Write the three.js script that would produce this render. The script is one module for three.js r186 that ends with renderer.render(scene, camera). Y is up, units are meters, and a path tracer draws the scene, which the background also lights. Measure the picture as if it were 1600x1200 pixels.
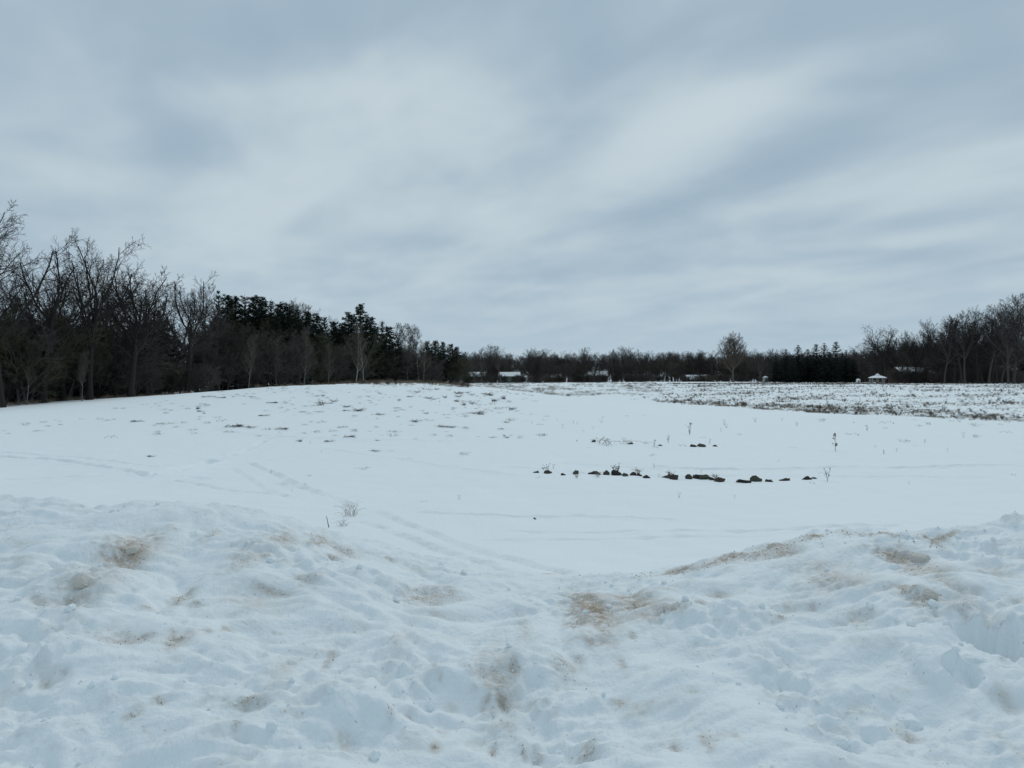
import * as THREE from 'three';
import { mergeGeometries } from 'three/addons/utils/BufferGeometryUtils.js';
import { createNoise2D, createNoise3D } from 'simplex-noise';

// ------------------------------------------------------------------ camera, sky, sun, exposure
const EYE = 2.4, F = 1110;                       // eye height over the field; focal length in photo pixels (1600 wide)
const scene = new THREE.Scene();
const camera = new THREE.PerspectiveCamera(2 * Math.atan(600 / F) * 180 / Math.PI, 4 / 3, 0.1, 6000);
camera.position.set(0, EYE, 0);
camera.lookAt(0, EYE, -100);
const renderer = new THREE.WebGLRenderer({ antialias: true });
renderer.toneMapping = THREE.LinearToneMapping;
renderer.toneMappingExposure = 1.0;
renderer.shadowMap.enabled = true;
renderer.shadowMap.type = THREE.PCFSoftShadowMap;

function rng(seed) { let a = seed >>> 0; return () => { a = (a + 0x6d2b79f5) | 0; let t = Math.imul(a ^ (a >>> 15), 1 | a); t = (t + Math.imul(t ^ (t >>> 7), 61 | t)) ^ t; return ((t ^ (t >>> 14)) >>> 0) / 4294967296; }; }
const n2 = createNoise2D(rng(11)), n2b = createNoise2D(rng(29)), n3 = createNoise3D(rng(5));
const sm = (a, b, x) => { const t = Math.min(1, Math.max(0, (x - a) / (b - a))); return t * t * (3 - 2 * t); };
const lerp = (a, b, t) => a + (b - a) * t, clamp = (x, a, b) => Math.min(b, Math.max(a, x));
const fbm = (x, y, o, n = n2) => { let s = 0, a = 1, t = 0; for (let i = 0; i < o; i++) { s += a * n(x, y); t += a; a *= 0.5; x = x * 2.03 + 17.1; y = y * 2.03 - 9.3; } return s / t; };

{ // overcast sky: layered stratocumulus, drawn for every direction
  const W = 2048, H = 1024, data = new Float32Array(W * H * 4);
  // cloud masses, [azimuth/elevation tangents from straight ahead, half sizes, tilt, strength]
  const P = (u, v, ru, rv, tilt, s) => [(u - 800) / F, (600 - v) / F, ru / F, rv / F, tilt, s];
  const masses = [
    P(400, 320, 170, 62, 0.22, 0.6), P(190, 258, 110, 42, -0.15, 0.55), P(600, 190, 200, 110, 0.3, 0.55), P(1030, 210, 190, 50, 0.52, 0.8), P(1150, 135, 130, 45, 0.35, 0.4),
    P(700, 330, 170, 45, 0.1, 0.45), P(1450, 262, 180, 42, 0.22, 0.65), P(1220, 300, 150, 26, 0.12, 0.25), P(700, 412, 150, 20, 0.05, 0.45), P(930, 355, 160, 22, 0.1, 0.4),
    P(1400, 372, 200, 20, 0.06, 0.4), P(330, 395, 170, 30, 0.1, 0.35), P(60, 300, 120, 30, 0, 0.3), P(1230, 440, 170, 14, 0.03, 0.4), P(830, 440, 120, 12, 0, 0.35), P(1000, 490, 300, 14, 0, 0.2),
    P(800, -60, 1100, 110, 0, -0.5), P(340, 245, 125, 50, 0.3, -0.8), P(60, 95, 170, 120, 0.1, -0.4), P(430, 60, 180, 60, 0.2, -0.4), P(880, 130, 95, 130, 0.2, -0.6), P(1250, 45, 250, 42, 0.2, -0.55), P(1120, 285, 210, 34, 0.35, -0.55),
    P(1400, 165, 230, 60, 0.25, -0.5), P(1560, 60, 100, 90, 0, -0.5), P(640, 395, 130, 20, 0.12, -0.45), P(1330, 330, 260, 28, 0.08, -0.45), P(470, 350, 90, 20, 0.2, -0.3), P(900, 410, 200, 18, 0.05, -0.3),
    P(1100, 410, 220, 14, 0.03, -0.35), P(1400, 410, 200, 12, 0.03, -0.3), P(120, 230, 90, 26, -0.1, -0.3), P(800, 290, 60, 60, 0.3, -0.3),
  ];
  const ca = Math.cos(0.62), sa = Math.sin(0.62);
  for (let row = 0; row < H; row++) {
    const up = ((row + 0.5) / H - 0.5) * Math.PI, y = Math.sin(up), cu = Math.cos(up);
    for (let col = 0; col < W; col++) {
      const az = ((col + 0.5) / W - 0.5) * 2 * Math.PI, x = Math.cos(az) * cu, z = Math.sin(az) * cu, i = (row * W + col) * 4;
      const yy = Math.max(y, 0) + 0.1, px = x / yy, pz = z / yy;
      // rolls run from far left to near right
      const al = px * -sa + pz * -ca, ac = px * ca - pz * sa;
      const wx = fbm(al * 0.3 + 3, ac * 0.5, 3), wz = fbm(al * 0.3 - 7, ac * 0.5 + 5, 3);
      const fade = sm(-0.02, 0.12, y);
      let c = 0.5 * fbm(al * 0.4 + wx * 0.3, ac * 0.75 + wz * 0.3, 4, n2b) + 0.36 * fbm(al * 1.3 + wx * 0.35, ac * 1.9 + wz * 0.45, 5) + 0.12 * fbm(al * 3.6 + wx * 0.5, ac * 5.2 + wz * 0.5, 3, n2b);
      c *= lerp(0.5, 1, fade);
      if (z < -0.2) {
        const gu = x / -z + 0.05 * wx, gv = y / -z + 0.035 * wz; let m = 0;
        for (const [bu, bv, ru, rv, t, s] of masses) {
          const du = gu - bu, dv = gv - bv, a = (du * Math.cos(t) + dv * Math.sin(t)) / ru, b = (dv * Math.cos(t) - du * Math.sin(t)) / rv, q = a * a + b * b;
          if (q < 9) m += s * Math.exp(-q * 0.8);
        }
        const k = sm(0.2, 0.55, -z);
        c = lerp(c, 0.72 * c + 0.66 * m, k);
      }
      const t = 0.5 + 0.5 * Math.tanh((c - 0.04) * 2.0);
      // blue-grey cloud base to pale cloud
      const hz = Math.exp(-Math.max(y, 0) * 8) * 0.75;
      let r = lerp(0.315, 0.565, t), g = lerp(0.425, 0.66, t), b = lerp(0.53, 0.71, t);
      r = lerp(r, 0.45, hz); g = lerp(g, 0.575, hz); b = lerp(b, 0.665, hz);
      data[i] = r; data[i + 1] = g; data[i + 2] = b; data[i + 3] = 1;
    }
  }
  const t = new THREE.DataTexture(data, W, H, THREE.RGBAFormat, THREE.FloatType);
  t.mapping = THREE.EquirectangularReflectionMapping; t.magFilter = THREE.LinearFilter; t.needsUpdate = true;
  scene.background = t; scene.environment = t;
}
const sun = new THREE.DirectionalLight(0xfff6ea, 0.8);
sun.position.set(35, 90, -125); sun.target.position.set(0, 0, -40);
sun.castShadow = true; sun.shadow.radius = 45; sun.shadow.mapSize.set(2048, 2048);
Object.assign(sun.shadow.camera, { left: -160, right: 160, top: 160, bottom: -160, near: 1, far: 500 });
scene.add(sun, sun.target);

// ------------------------------------------------------------------ helpers
const V = (x, y, z) => new THREE.Vector3(x, y, z);
const taken = new Map();
function numbered(name) { const n = taken.get(name) ?? 0; taken.set(name, n + 1); return n ? name + '_' + String(n).padStart(3, '0') : name; }
function tag(o, label, category, group, kind) { if (label) o.userData.label = label; if (category) o.userData.category = category; if (group) o.userData.group = group; if (kind) o.userData.kind = kind; return o; }
function mesh(name, geometry, material, parent) { const m = new THREE.Mesh(geometry, material); m.name = parent ? name : numbered(name); m.castShadow = m.receiveShadow = true; (parent ?? scene).add(m); return m; }
function thing(name, label, category, group) { const g = new THREE.Group(); g.name = numbered(name); scene.add(g); return tag(g, label, category, group); }
function copy(o, label, group) {
  const c = o.clone(); c.name = numbered(o.name.replace(/_\d{3}$/, '')); scene.add(c);
  c.userData = { ...o.userData }; if (label) c.userData.label = label; if (group) c.userData.group = group; return c;
}
const rgb = (r, g, b) => new THREE.Color().setRGB(r, g, b);
const matte = (r, g, b, extra = {}) => new THREE.MeshPhysicalMaterial({ color: rgb(r, g, b), roughness: 0.95, specularIntensity: 0.15, ...extra });

class Build { // collects tubes, faces and boxes into one geometry
  constructor() { this.p = []; this.i = []; }
  tube(pts, radii, sides) {
    const base = this.p.length / 3, n = pts.length, t = new THREE.Vector3(), a = new THREE.Vector3(), b = new THREE.Vector3();
    for (let k = 0; k < n; k++) {
      t.subVectors(pts[Math.min(k + 1, n - 1)], pts[Math.max(k - 1, 0)]).normalize();
      if (k === 0) { a.set(Math.abs(t.y) < 0.9 ? 0 : 1, Math.abs(t.y) < 0.9 ? 1 : 0, 0); }
      b.crossVectors(t, a).normalize(); a.crossVectors(b, t).normalize();
      for (let s = 0; s < sides; s++) { const q = s / sides * Math.PI * 2, c = Math.cos(q) * radii[k], d = Math.sin(q) * radii[k]; this.p.push(pts[k].x + a.x * c + b.x * d, pts[k].y + a.y * c + b.y * d, pts[k].z + a.z * c + b.z * d); }
    }
    for (let k = 0; k < n - 1; k++) for (let s = 0; s < sides; s++) {
      const s1 = (s + 1) % sides, A = base + k * sides + s, B = base + k * sides + s1, C = A + sides, D = B + sides;
      this.i.push(A, C, B, B, C, D);
    }
    return this;
  }
  tri(a, b, c) { const k = this.p.length / 3; this.p.push(a.x, a.y, a.z, b.x, b.y, b.z, c.x, c.y, c.z); this.i.push(k, k + 1, k + 2); return this; }
  // a leaf-like blade: two faces from a to b, w wide in the middle
  blade(a, b, w, side) {
    const m = a.clone().lerp(b, 0.45), k = this.p.length / 3;
    this.p.push(a.x, a.y, a.z, m.x + side.x * w, m.y + side.y * w, m.z + side.z * w, b.x, b.y, b.z, m.x - side.x * w, m.y - side.y * w, m.z - side.z * w);
    this.i.push(k, k + 1, k + 2, k, k + 2, k + 3); return this;
  }
  geo() {
    const g = new THREE.BufferGeometry();
    g.setAttribute('position', new THREE.Float32BufferAttribute(this.p, 3)); g.setIndex(this.i); g.computeVertexNormals(); return g;
  }
}
function noiseTexture(size, cells, seed, lo, hi, oct = 4) { // tileable grey noise as bump
  const d = new Uint8Array(size * size * 4), n4 = createNoise3D(rng(seed)), R = cells / (2 * Math.PI), n4b = createNoise3D(rng(seed + 1));
  for (let y = 0; y < size; y++) for (let x = 0; x < size; x++) {
    const a = x / size * 2 * Math.PI, b = y / size * 2 * Math.PI; let s = 0, am = 1, t = 0;
    for (let o = 0, f = R; o < oct; o++, f *= 2) { s += am * (n4(Math.cos(a) * f, Math.sin(a) * f, Math.cos(b) * f + 5) + n4b(Math.sin(b) * f, Math.cos(b) * f, Math.sin(a) * f + 9)) * 0.5; t += am; am *= 0.6; }
    const v = clamp(lerp(lo, hi, 0.5 + 0.8 * s / t), 0, 1) * 255, i = (y * size + x) * 4; d[i] = d[i + 1] = d[i + 2] = v; d[i + 3] = 255;
  }
  const t = new THREE.DataTexture(d, size, size); t.wrapS = t.wrapT = THREE.RepeatWrapping; t.magFilter = THREE.LinearFilter; t.needsUpdate = true; return t;
}

// ------------------------------------------------------------------ terrain
const table = (rows) => (x) => { if (x <= rows[0][0]) return rows[0][1]; for (let k = 1; k < rows.length; k++) if (x <= rows[k][0]) { const [a, b] = rows[k - 1], [c, d] = rows[k]; return lerp(b, d, (x - a) / (c - a)); } return rows[rows.length - 1][1]; };
const meadowEdge = table([[20, 62], [34, 41], [44, 32], [55, 26.5], [66, 22.5], [80, 17], [95, 17.5], [110, 20], [160, 29], [400, 72]]);
function fieldH(x, z) {
  const d = -z, e = lerp(205, 140, sm(5, 60, x));
  const base = 2.3 * sm(38, e, d) + Math.max(0, d - e) * 0.006;
  const s = x < -12 ? 19.5 : 12.6, hill = 2.5 * Math.exp(-((x + 12) ** 2) / (2 * s * s)) * sm(14, 74, d) * (1 - 0.8 * sm(84, 165, d));
  const k = 0.35, m = Math.max(base, hill) + Math.max(0, k - Math.abs(base - hill)) ** 2 / (4 * k) * 0.8;
  const mound = 0.55 * Math.exp(-(((x - 15) / 13) ** 2) - ((d - 185) / 14) ** 2);
  const inMeadow = sm(0, 2.5, x - meadowEdge(d)) * sm(25, 40, d);
  const far = sm(10, 40, d);
  return m + mound + 0.1 * far * n2(x / 14, z / 18) + 0.035 * n2b(x / 3.4, z / 4.2) * (1 - 0.4 * far) + inMeadow * (0.09 + 0.05 * n2(x / 1.7, z / 2.4)) + 0.012 * n2(x / 0.9, z / 1.1) + (d < 45 ? 0.011 * sm(-0.1, 0.5, n2b(x / 7 + 9, z / 6)) * fbm(x / 1.5, z / 0.55, 2) : 0);
}
// snow bank thrown up along the road: crest height by x, in metres
const crest = table([[-9, 1.75], [-5, 1.74], [-3.32, 1.71], [-3.07, 1.69], [-2.86, 1.67], [-2.69, 1.635], [-2.4, 1.645], [-2.07, 1.625], [-1.75, 1.585], [-1.47, 1.52], [-1.23, 1.45], [-1.03, 1.385], [-0.86, 1.33], [-0.52, 1.215], [-0.17, 1.135], [0.26, 1.09], [0.65, 1.1], [0.9, 1.17], [1.28, 1.26], [1.61, 1.33], [1.87, 1.395], [1.98, 1.44], [2.3, 1.485], [2.6, 1.47], [2.9, 1.505], [3.17, 1.57], [4, 1.68], [9, 1.8]]);
const crestD = table([[-9, 4.7], [-3, 4.6], [0, 4.85], [2, 4.6], [4, 4.4], [9, 4.4]]);
const billow = (x, y, o) => { let s = 0, a = 1, t = 0; for (let i = 0; i < o; i++) { s += a * Math.abs(n2(x, y)); t += a; a *= 0.52; x = x * 2.1 + 4.7; y = y * 2.1 - 3.1; } return s / t; };
const dents = []; // [x, z, radius, depth]
let hollows = [];
function bankBase(x, z) {
  const d = -z, dc = crestD(x) + 0.12 * n2(x * 0.8, 3), hc = crest(x), mid = Math.exp(-(((x - 0.3) / 1.15) ** 2));
  if (d <= dc) {
    const foot = 0.75, hn = 1.1 + 0.04 * n2(x * 0.7, 9);
    const a = sm(0.75, 2.0, d), b = clamp((d - 2) / (dc - 2), 0, 1);
    return lerp(foot, lerp(hn, hc, b * (1.25 - 0.25 * b)) + 0.15 * mid * Math.exp(-(((d - 3.45) / 0.55) ** 2)), a);
  }
  const back = lerp(2.3, 4.7, mid), t = (d - dc) / back;
  return t < 1 ? hc * (1 - t) - 0.12 * t : -0.12 - 0.15 * (d - dc - back);
}
function bankRough(x, z) {
  const d = -z, dc = crestD(x), q = sm(0.6, 1.6, d), w = q * (1 - 0.75 * sm(dc, dc + 1.2, d));
  const ww = 0.25 * n2(x * 1.1, z * 1.1), rough = 0.3 + 0.9 * sm(-0.35, 0.55, n2(x * 0.8 + 31, z * 1.0 + 3));
  let h = 0.085 * fbm(x * 0.8 + 2, z * 1.3, 2, n2b) + 0.06 * (billow(x * 1.15 + ww, z * 2.0 - ww, 2) - 0.35) + 0.027 * rough * fbm(x * 3.6 + ww * 3, z * 6.2, 3) + 0.019 * (billow(x * 3.4 + 7 + ww * 3, z * 5.6, 2) - 0.35) * rough;
  h += 0.012 * rough * fbm(x * 9, z * 14, 3) + 0.002 * n2(x * 50, z * 58);
  h *= w * (1 - 0.55 * sm(dc - 0.9, dc, d)) ;
  h += 0.03 * sm(dc - 0.5, dc - 0.05, d) * (1 - sm(dc + 0.1, dc + 0.5, d)) * (billow(x * 4.2, z * 3 + 8, 3) - 0.3) * (0.35 + 0.65 * sm(0.5, 1.4, Math.abs(x - 0.2)));
  return h;
}
function bankH(x, z) {
  let h = bankBase(x, z) + bankRough(x, z);
  for (const [dx, dz, r, k] of dents) { const q = ((x - dx) ** 2 + ((z - dz) * 0.8) ** 2) / (r * r); if (q < 6) h -= k * Math.exp(-q); }
  for (const [hx, hz, rx, rz, k, turn] of hollows) {
    const cx = (x - hx) * Math.cos(turn) + (z - hz) * Math.sin(turn), cz = (z - hz) * Math.cos(turn) - (x - hx) * Math.sin(turn);
    const e = (Math.abs(cx / rx) ** 3 + Math.abs(cz / rz) ** 3) ** (1 / 3) + 0.16 * n2(x * 6, z * 6) + 0.05 * n2(x * 19, z * 19);
    h += k * (1 - sm(0.6, 1.05, e)) * (1 - 0.35 * cz / rz);
  }
  return h;
}
// where a line of sight through photo point (u, v) meets a height function
function hit(u, v, h, d0 = 1.2, d1 = 400) {
  const a = (u - 800) / F, b = (600 - v) / F; let prev = d0;
  for (let d = d0; d < d1; d *= 1.004) { if (EYE + b * d < h(a * d, -d)) { let lo = prev, hi = d; for (let k = 0; k < 20; k++) { const m = (lo + hi) / 2; if (EYE + b * m < h(a * m, -m)) hi = m; else lo = m; } return new THREE.Vector3(a * hi, h(a * hi, -hi), -hi); } prev = d; }
  return new THREE.Vector3(a * d1, h(a * d1, -d1), -d1);
}
const field = (u, v) => hit(u, v, fieldH, 7);

// ---- snow field sheet with ski and sled tracks pressed in
const line = (a, b, step) => { const r = []; for (let x = a; x < b - step * 0.5; x += step) r.push(x); return r; };
const grown = (start, step, rate, end) => { const r = []; let s = step, x = start; while (x < end) { r.push(x); s *= rate; x += s; } r.push(end); return r; };
function sheet(xs, zs, h, uvOf) {
  const nx = xs.length, nz = zs.length, p = new Float32Array(nx * nz * 3), uv = new Float32Array(nx * nz * 2), idx = new Uint32Array((nx - 1) * (nz - 1) * 6);
  for (let j = 0, k = 0; j < nz; j++) for (let i = 0; i < nx; i++, k++) { const x = xs[i], z = zs[j]; p[k * 3] = x; p[k * 3 + 1] = h(x, z); p[k * 3 + 2] = z; const t = uvOf(x, z); uv[k * 2] = t[0]; uv[k * 2 + 1] = t[1]; }
  for (let j = 0, k = 0; j < nz - 1; j++) for (let i = 0; i < nx - 1; i++) { const a = j * nx + i, b = a + 1, c = a + nx, d = c + 1; idx[k++] = a; idx[k++] = b; idx[k++] = c; idx[k++] = b; idx[k++] = d; idx[k++] = c; }
  const g = new THREE.BufferGeometry(); g.setAttribute('position', new THREE.BufferAttribute(p, 3)); g.setAttribute('uv', new THREE.BufferAttribute(uv, 2)); g.setIndex(new THREE.BufferAttribute(idx, 1)); g.computeVertexNormals();
  return g;
}
const tracks = []; // [polyline of photo points, width m, depth m, broken]
const track = (pts, w, dep, broken = 0) => tracks.push({ p: pts.map(([u, v]) => field(u, v)), w, dep, broken });
track([[-60, 712], [0, 714], [70, 718], [140, 727], [195, 735], [232, 746]], 0.2, 0.07);
track([[-60, 706], [0, 708], [80, 713], [160, 720], [240, 730]], 0.14, 0.04);
track([[252, 741], [285, 733], [330, 722]], 0.42, 0.10); track([[340, 719], [365, 711], [385, 704], [418, 686], [440, 676]], 0.24, 0.06, 0.5);
track([[225, 730], [280, 724], [330, 712], [345, 708]], 0.13, 0.035);
track([[270, 752], [330, 762], [400, 771], [460, 778]], 0.12, 0.04); track([[300, 746], [320, 750]], 0.2, 0.05);
track([[365, 733], [385, 746], [420, 768], [450, 778]], 0.12, 0.035); track([[392, 725], [430, 742], [470, 762], [530, 782], [548, 792]], 0.15, 0.055); track([[440, 757], [500, 776]], 0.12, 0.04);
track([[590, 800], [640, 822], [700, 845], [760, 866], [830, 884], [890, 898]], 0.11, 0.05); track([[560, 815], [620, 835], [690, 862], [770, 884]], 0.1, 0.05);
track([[660, 802], [760, 806], [900, 807], [1050, 812]], 0.14, 0.045); track([[800, 830], [950, 833], [1150, 832], [1400, 822]], 0.12, 0.035); track([[760, 846], [1000, 842], [1200, 838]], 0.12, 0.03);
track([[1030, 730], [1090, 734], [1200, 734], [1400, 732], [1620, 729]], 0.2, 0.06); track([[880, 724], [960, 729], [1030, 734]], 0.16, 0.03);
track([[-40, 752], [60, 748], [130, 744]], 0.12, 0.035); track([[-40, 765], [40, 756], [160, 744]], 0.1, 0.03); track([[800, 730], [940, 742], [1280, 744], [1560, 748]], 0.2, 0.025);
track([[330, 672], [430, 682], [560, 688], [700, 690]], 0.2, 0.03); track([[500, 700], [640, 720], [800, 742]], 0.2, 0.025);
function trackH(x, z) {
  let h = 0;
  for (const t of tracks) {
    if (!t.box) t.box = [Math.min(...t.p.map((q) => q.x)) - 1, Math.max(...t.p.map((q) => q.x)) + 1, Math.min(...t.p.map((q) => q.z)) - 1, Math.max(...t.p.map((q) => q.z)) + 1];
    if (x < t.box[0] || x > t.box[1] || z < t.box[2] || z > t.box[3]) continue;
    let best = 9, along = 0;
    for (let k = 0; k + 1 < t.p.length; k++) { const a = t.p[k], b = t.p[k + 1], vx = b.x - a.x, vz = b.z - a.z, q = clamp(((x - a.x) * vx + (z - a.z) * vz) / (vx * vx + vz * vz), 0, 1), dd = Math.hypot(x - a.x - vx * q, z - a.z - vz * q); if (dd < best) { best = dd; along = k + q; } }
    const w = t.w * 0.42, r = best / w; if (r > 4) continue;
    let dep = 1.8 * t.dep * (0.75 + 0.5 * n2(x * 1.6, z * 1.6)); if (t.broken) dep *= sm(-0.3, 0.2, n2b(x * 1.1, z * 1.1));
    h += -dep * Math.exp(-r * r * 1.2) + dep * 0.4 * Math.exp(-((r - 1.9) ** 2) * 2.2);
  }
  return h;
}
const snowGrain = noiseTexture(512, 14, 3, 0, 1, 5); snowGrain.repeat.set(1, 1);
const snowFieldMat = new THREE.MeshPhysicalMaterial({ color: rgb(0.81, 0.875, 0.90), roughness: 0.75, specularIntensity: 0.25, bumpMap: snowGrain, bumpScale: 0.006 });
{
  const fineX = line(-19, 17, 0.085), xs = [...grown(19, 0.085, 1.055, 3000).slice(1).reverse().map((x) => -x), ...fineX, ...grown(17, 0.085, 1.055, 3000)];
  const zs = [...grown(30, 0.075, 1.05, 3200).slice(1).reverse().map((d) => -d), ...line(-30, -7, 0.075), ...grown(-7, 0.2, 1.3, 400)];
  const g = sheet(xs, zs, (x, z) => fieldH(x, z) + (z < -6 && z > -70 ? trackH(x, z) : 0) - (z > -6.5 ? sm(-6.5, -5, z) * 0.4 : 0), (x, z) => [x / 1.3, z / 1.3]);
  tag(mesh('snow_field', g, snowFieldMat), 'wide snow covered field rolling up to the bare woods', 'field', null, 'structure');
}

// ---- the bank: crusted plough snow with road grit in it
const B = (u, v) => hit(u, v, (x, z) => bankBase(x, z) + bankRough(x, z), 1.3, 9);
// dirty patches [u, v, half width, half height, strength]
const dirtSpots = [
  [207, 862, 20, 20, 1.2], [190, 845, 22, 10, 0.5], [115, 905, 30, 20, 0.45], [155, 905, 22, 14, 0.45], [60, 940, 10, 7, 0.6], [115, 936, 13, 6, 0.65], [330, 838, 9, 6, 0.6], [285, 934, 9, 5, 0.85], [305, 943, 8, 5, 0.8], [230, 950, 10, 6, 0.55],
  [195, 1000, 34, 9, 0.65], [225, 990, 16, 6, 0.6], [282, 994, 17, 8, 0.85], [270, 1005, 10, 8, 0.6], [325, 985, 5, 5, 0.7], [355, 985, 8, 7, 0.6], [395, 940, 30, 14, 0.5], [430, 922, 24, 7, 0.7], [480, 902, 14, 7, 0.75], [440, 840, 18, 7, 0.65], [385, 872, 18, 14, 0.55], [415, 868, 8, 5, 0.6], [445, 880, 14, 8, 0.4],
  [500, 842, 9, 8, 0.7], [515, 872, 13, 7, 1.0], [528, 855, 20, 6, 0.6], [545, 868, 14, 10, 0.55], [210, 1112, 9, 8, 0.85], [250, 1096, 10, 6, 0.65], [385, 1092, 26, 7, 0.7], [445, 1040, 14, 16, 0.4], [75, 1070, 10, 5, 0.5], [35, 875, 14, 8, 0.45], [25, 848, 14, 6, 0.4], [515, 1030, 6, 5, 0.6], [370, 1130, 5, 4, 0.6], [540, 1162, 9, 7, 0.5],
  [665, 930, 30, 14, 0.7], [705, 922, 7, 5, 0.7], [690, 965, 20, 9, 0.4], [610, 874, 6, 4, 0.7], [515, 1026, 8, 5, 0.5], [655, 892, 14, 6, 0.35], [780, 1040, 26, 26, 0.5], [755, 1057, 9, 6, 0.7], [782, 1070, 18, 18, 0.4], [786, 1102, 7, 5, 0.8], [805, 1048, 7, 6, 0.7], [885, 1038, 18, 8, 0.65], [905, 1028, 8, 4, 0.65],
  [918, 925, 22, 16, 0.85], [935, 945, 18, 14, 1.25], [905, 948, 18, 8, 0.7], [1005, 942, 28, 12, 1.1], [985, 938, 18, 10, 0.6], [1050, 946, 26, 8, 0.75], [1090, 940, 24, 7, 0.7], [1125, 930, 14, 6, 0.7], [905, 975, 16, 7, 0.6], [935, 1000, 24, 6, 0.6], [985, 966, 30, 7, 0.5], [820, 980, 9, 8, 0.45], [625, 995, 12, 7, 0.4],
  [680, 1166, 8, 7, 0.85], [918, 1170, 11, 12, 0.85], [840, 1184, 7, 6, 0.8], [818, 1173, 5, 5, 0.85], [772, 1174, 5, 4, 0.85], [970, 1098, 12, 6, 0.7], [1005, 1105, 16, 7, 0.5], [973, 1036, 5, 4, 0.8], [988, 993, 5, 3, 0.8], [790, 1135, 14, 6, 0.4], [637, 1120, 6, 5, 0.6], [610, 1110, 4, 3, 0.7], [1055, 1172, 6, 5, 0.7], [535, 1163, 10, 8, 0.5], [705, 1105, 9, 7, 0.45], [1150, 1150, 5, 4, 0.5],
  [1230, 858, 16, 9, 0.85], [1195, 862, 26, 7, 0.7], [1140, 868, 20, 6, 0.6], [1300, 898, 36, 9, 0.7], [1275, 882, 16, 7, 0.5], [1340, 908, 24, 7, 0.5], [1390, 862, 18, 8, 0.95], [1412, 866, 18, 10, 0.8], [1440, 885, 22, 10, 0.75], [1465, 892, 26, 8, 0.6], [1425, 922, 13, 10, 0.9], [1455, 930, 16, 8, 0.6], [1478, 905, 14, 12, 0.5], [1470, 838, 16, 6, 1.0], [1456, 842, 8, 5, 1.0], [1485, 832, 8, 4, 0.8],
  [1550, 898, 26, 9, 0.45], [1500, 940, 20, 4, 0.5], [1585, 940, 14, 6, 0.45], [1220, 964, 8, 4, 0.7], [1268, 947, 5, 3, 0.8], [1415, 1150, 12, 9, 0.85], [1105, 1160, 8, 14, 0.6], [1350, 968, 18, 10, 0.35], [1572, 1100, 12, 14, 0.5], [1565, 1155, 10, 10, 0.45], [1235, 948, 20, 10, 0.4], [1520, 925, 14, 5, 0.4], [1330, 958, 12, 8, 0.35],
].map(([u, v, ru, rv, s]) => { const p = B(u, v), q = B(u, v - rv); return { x: p.x, z: p.z, rx: ru / F * -p.z, rz: clamp(Math.abs(q.z - p.z), 0.02, 0.28), s }; });
for (const s of dirtSpots) if (s.s > 0.55) dents.push([s.x, s.z, clamp(s.rx * 1.1, 0.03, 0.12), clamp(s.rx * 0.28, 0.006, 0.03) * s.s]);
const gritLine = Array.from({ length: 20 }, (_, k) => { const x = 0.8 + k * 0.095; return V(x, 0, -(crestD(x) + 0.12 * n2(x * 0.8, 3) - 0.1 - 0.18 * sm(1.9, 2.6, x))); });
hollows = [[1545, 1005, 0.15, 0.12, -0.085, 0.25], [1462, 1040, 0.1, 0.13, 0.045, -0.2], [1578, 1075, 0.13, 0.1, 0.04, 0.3], [1505, 1048, 0.07, 0.05, -0.05, 0.1], [1490, 868, 0.07, 0.08, -0.04, 0]].map(([u, v, ...r]) => { const p = B(u, v); return [p.x, p.z, ...r]; });
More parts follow.
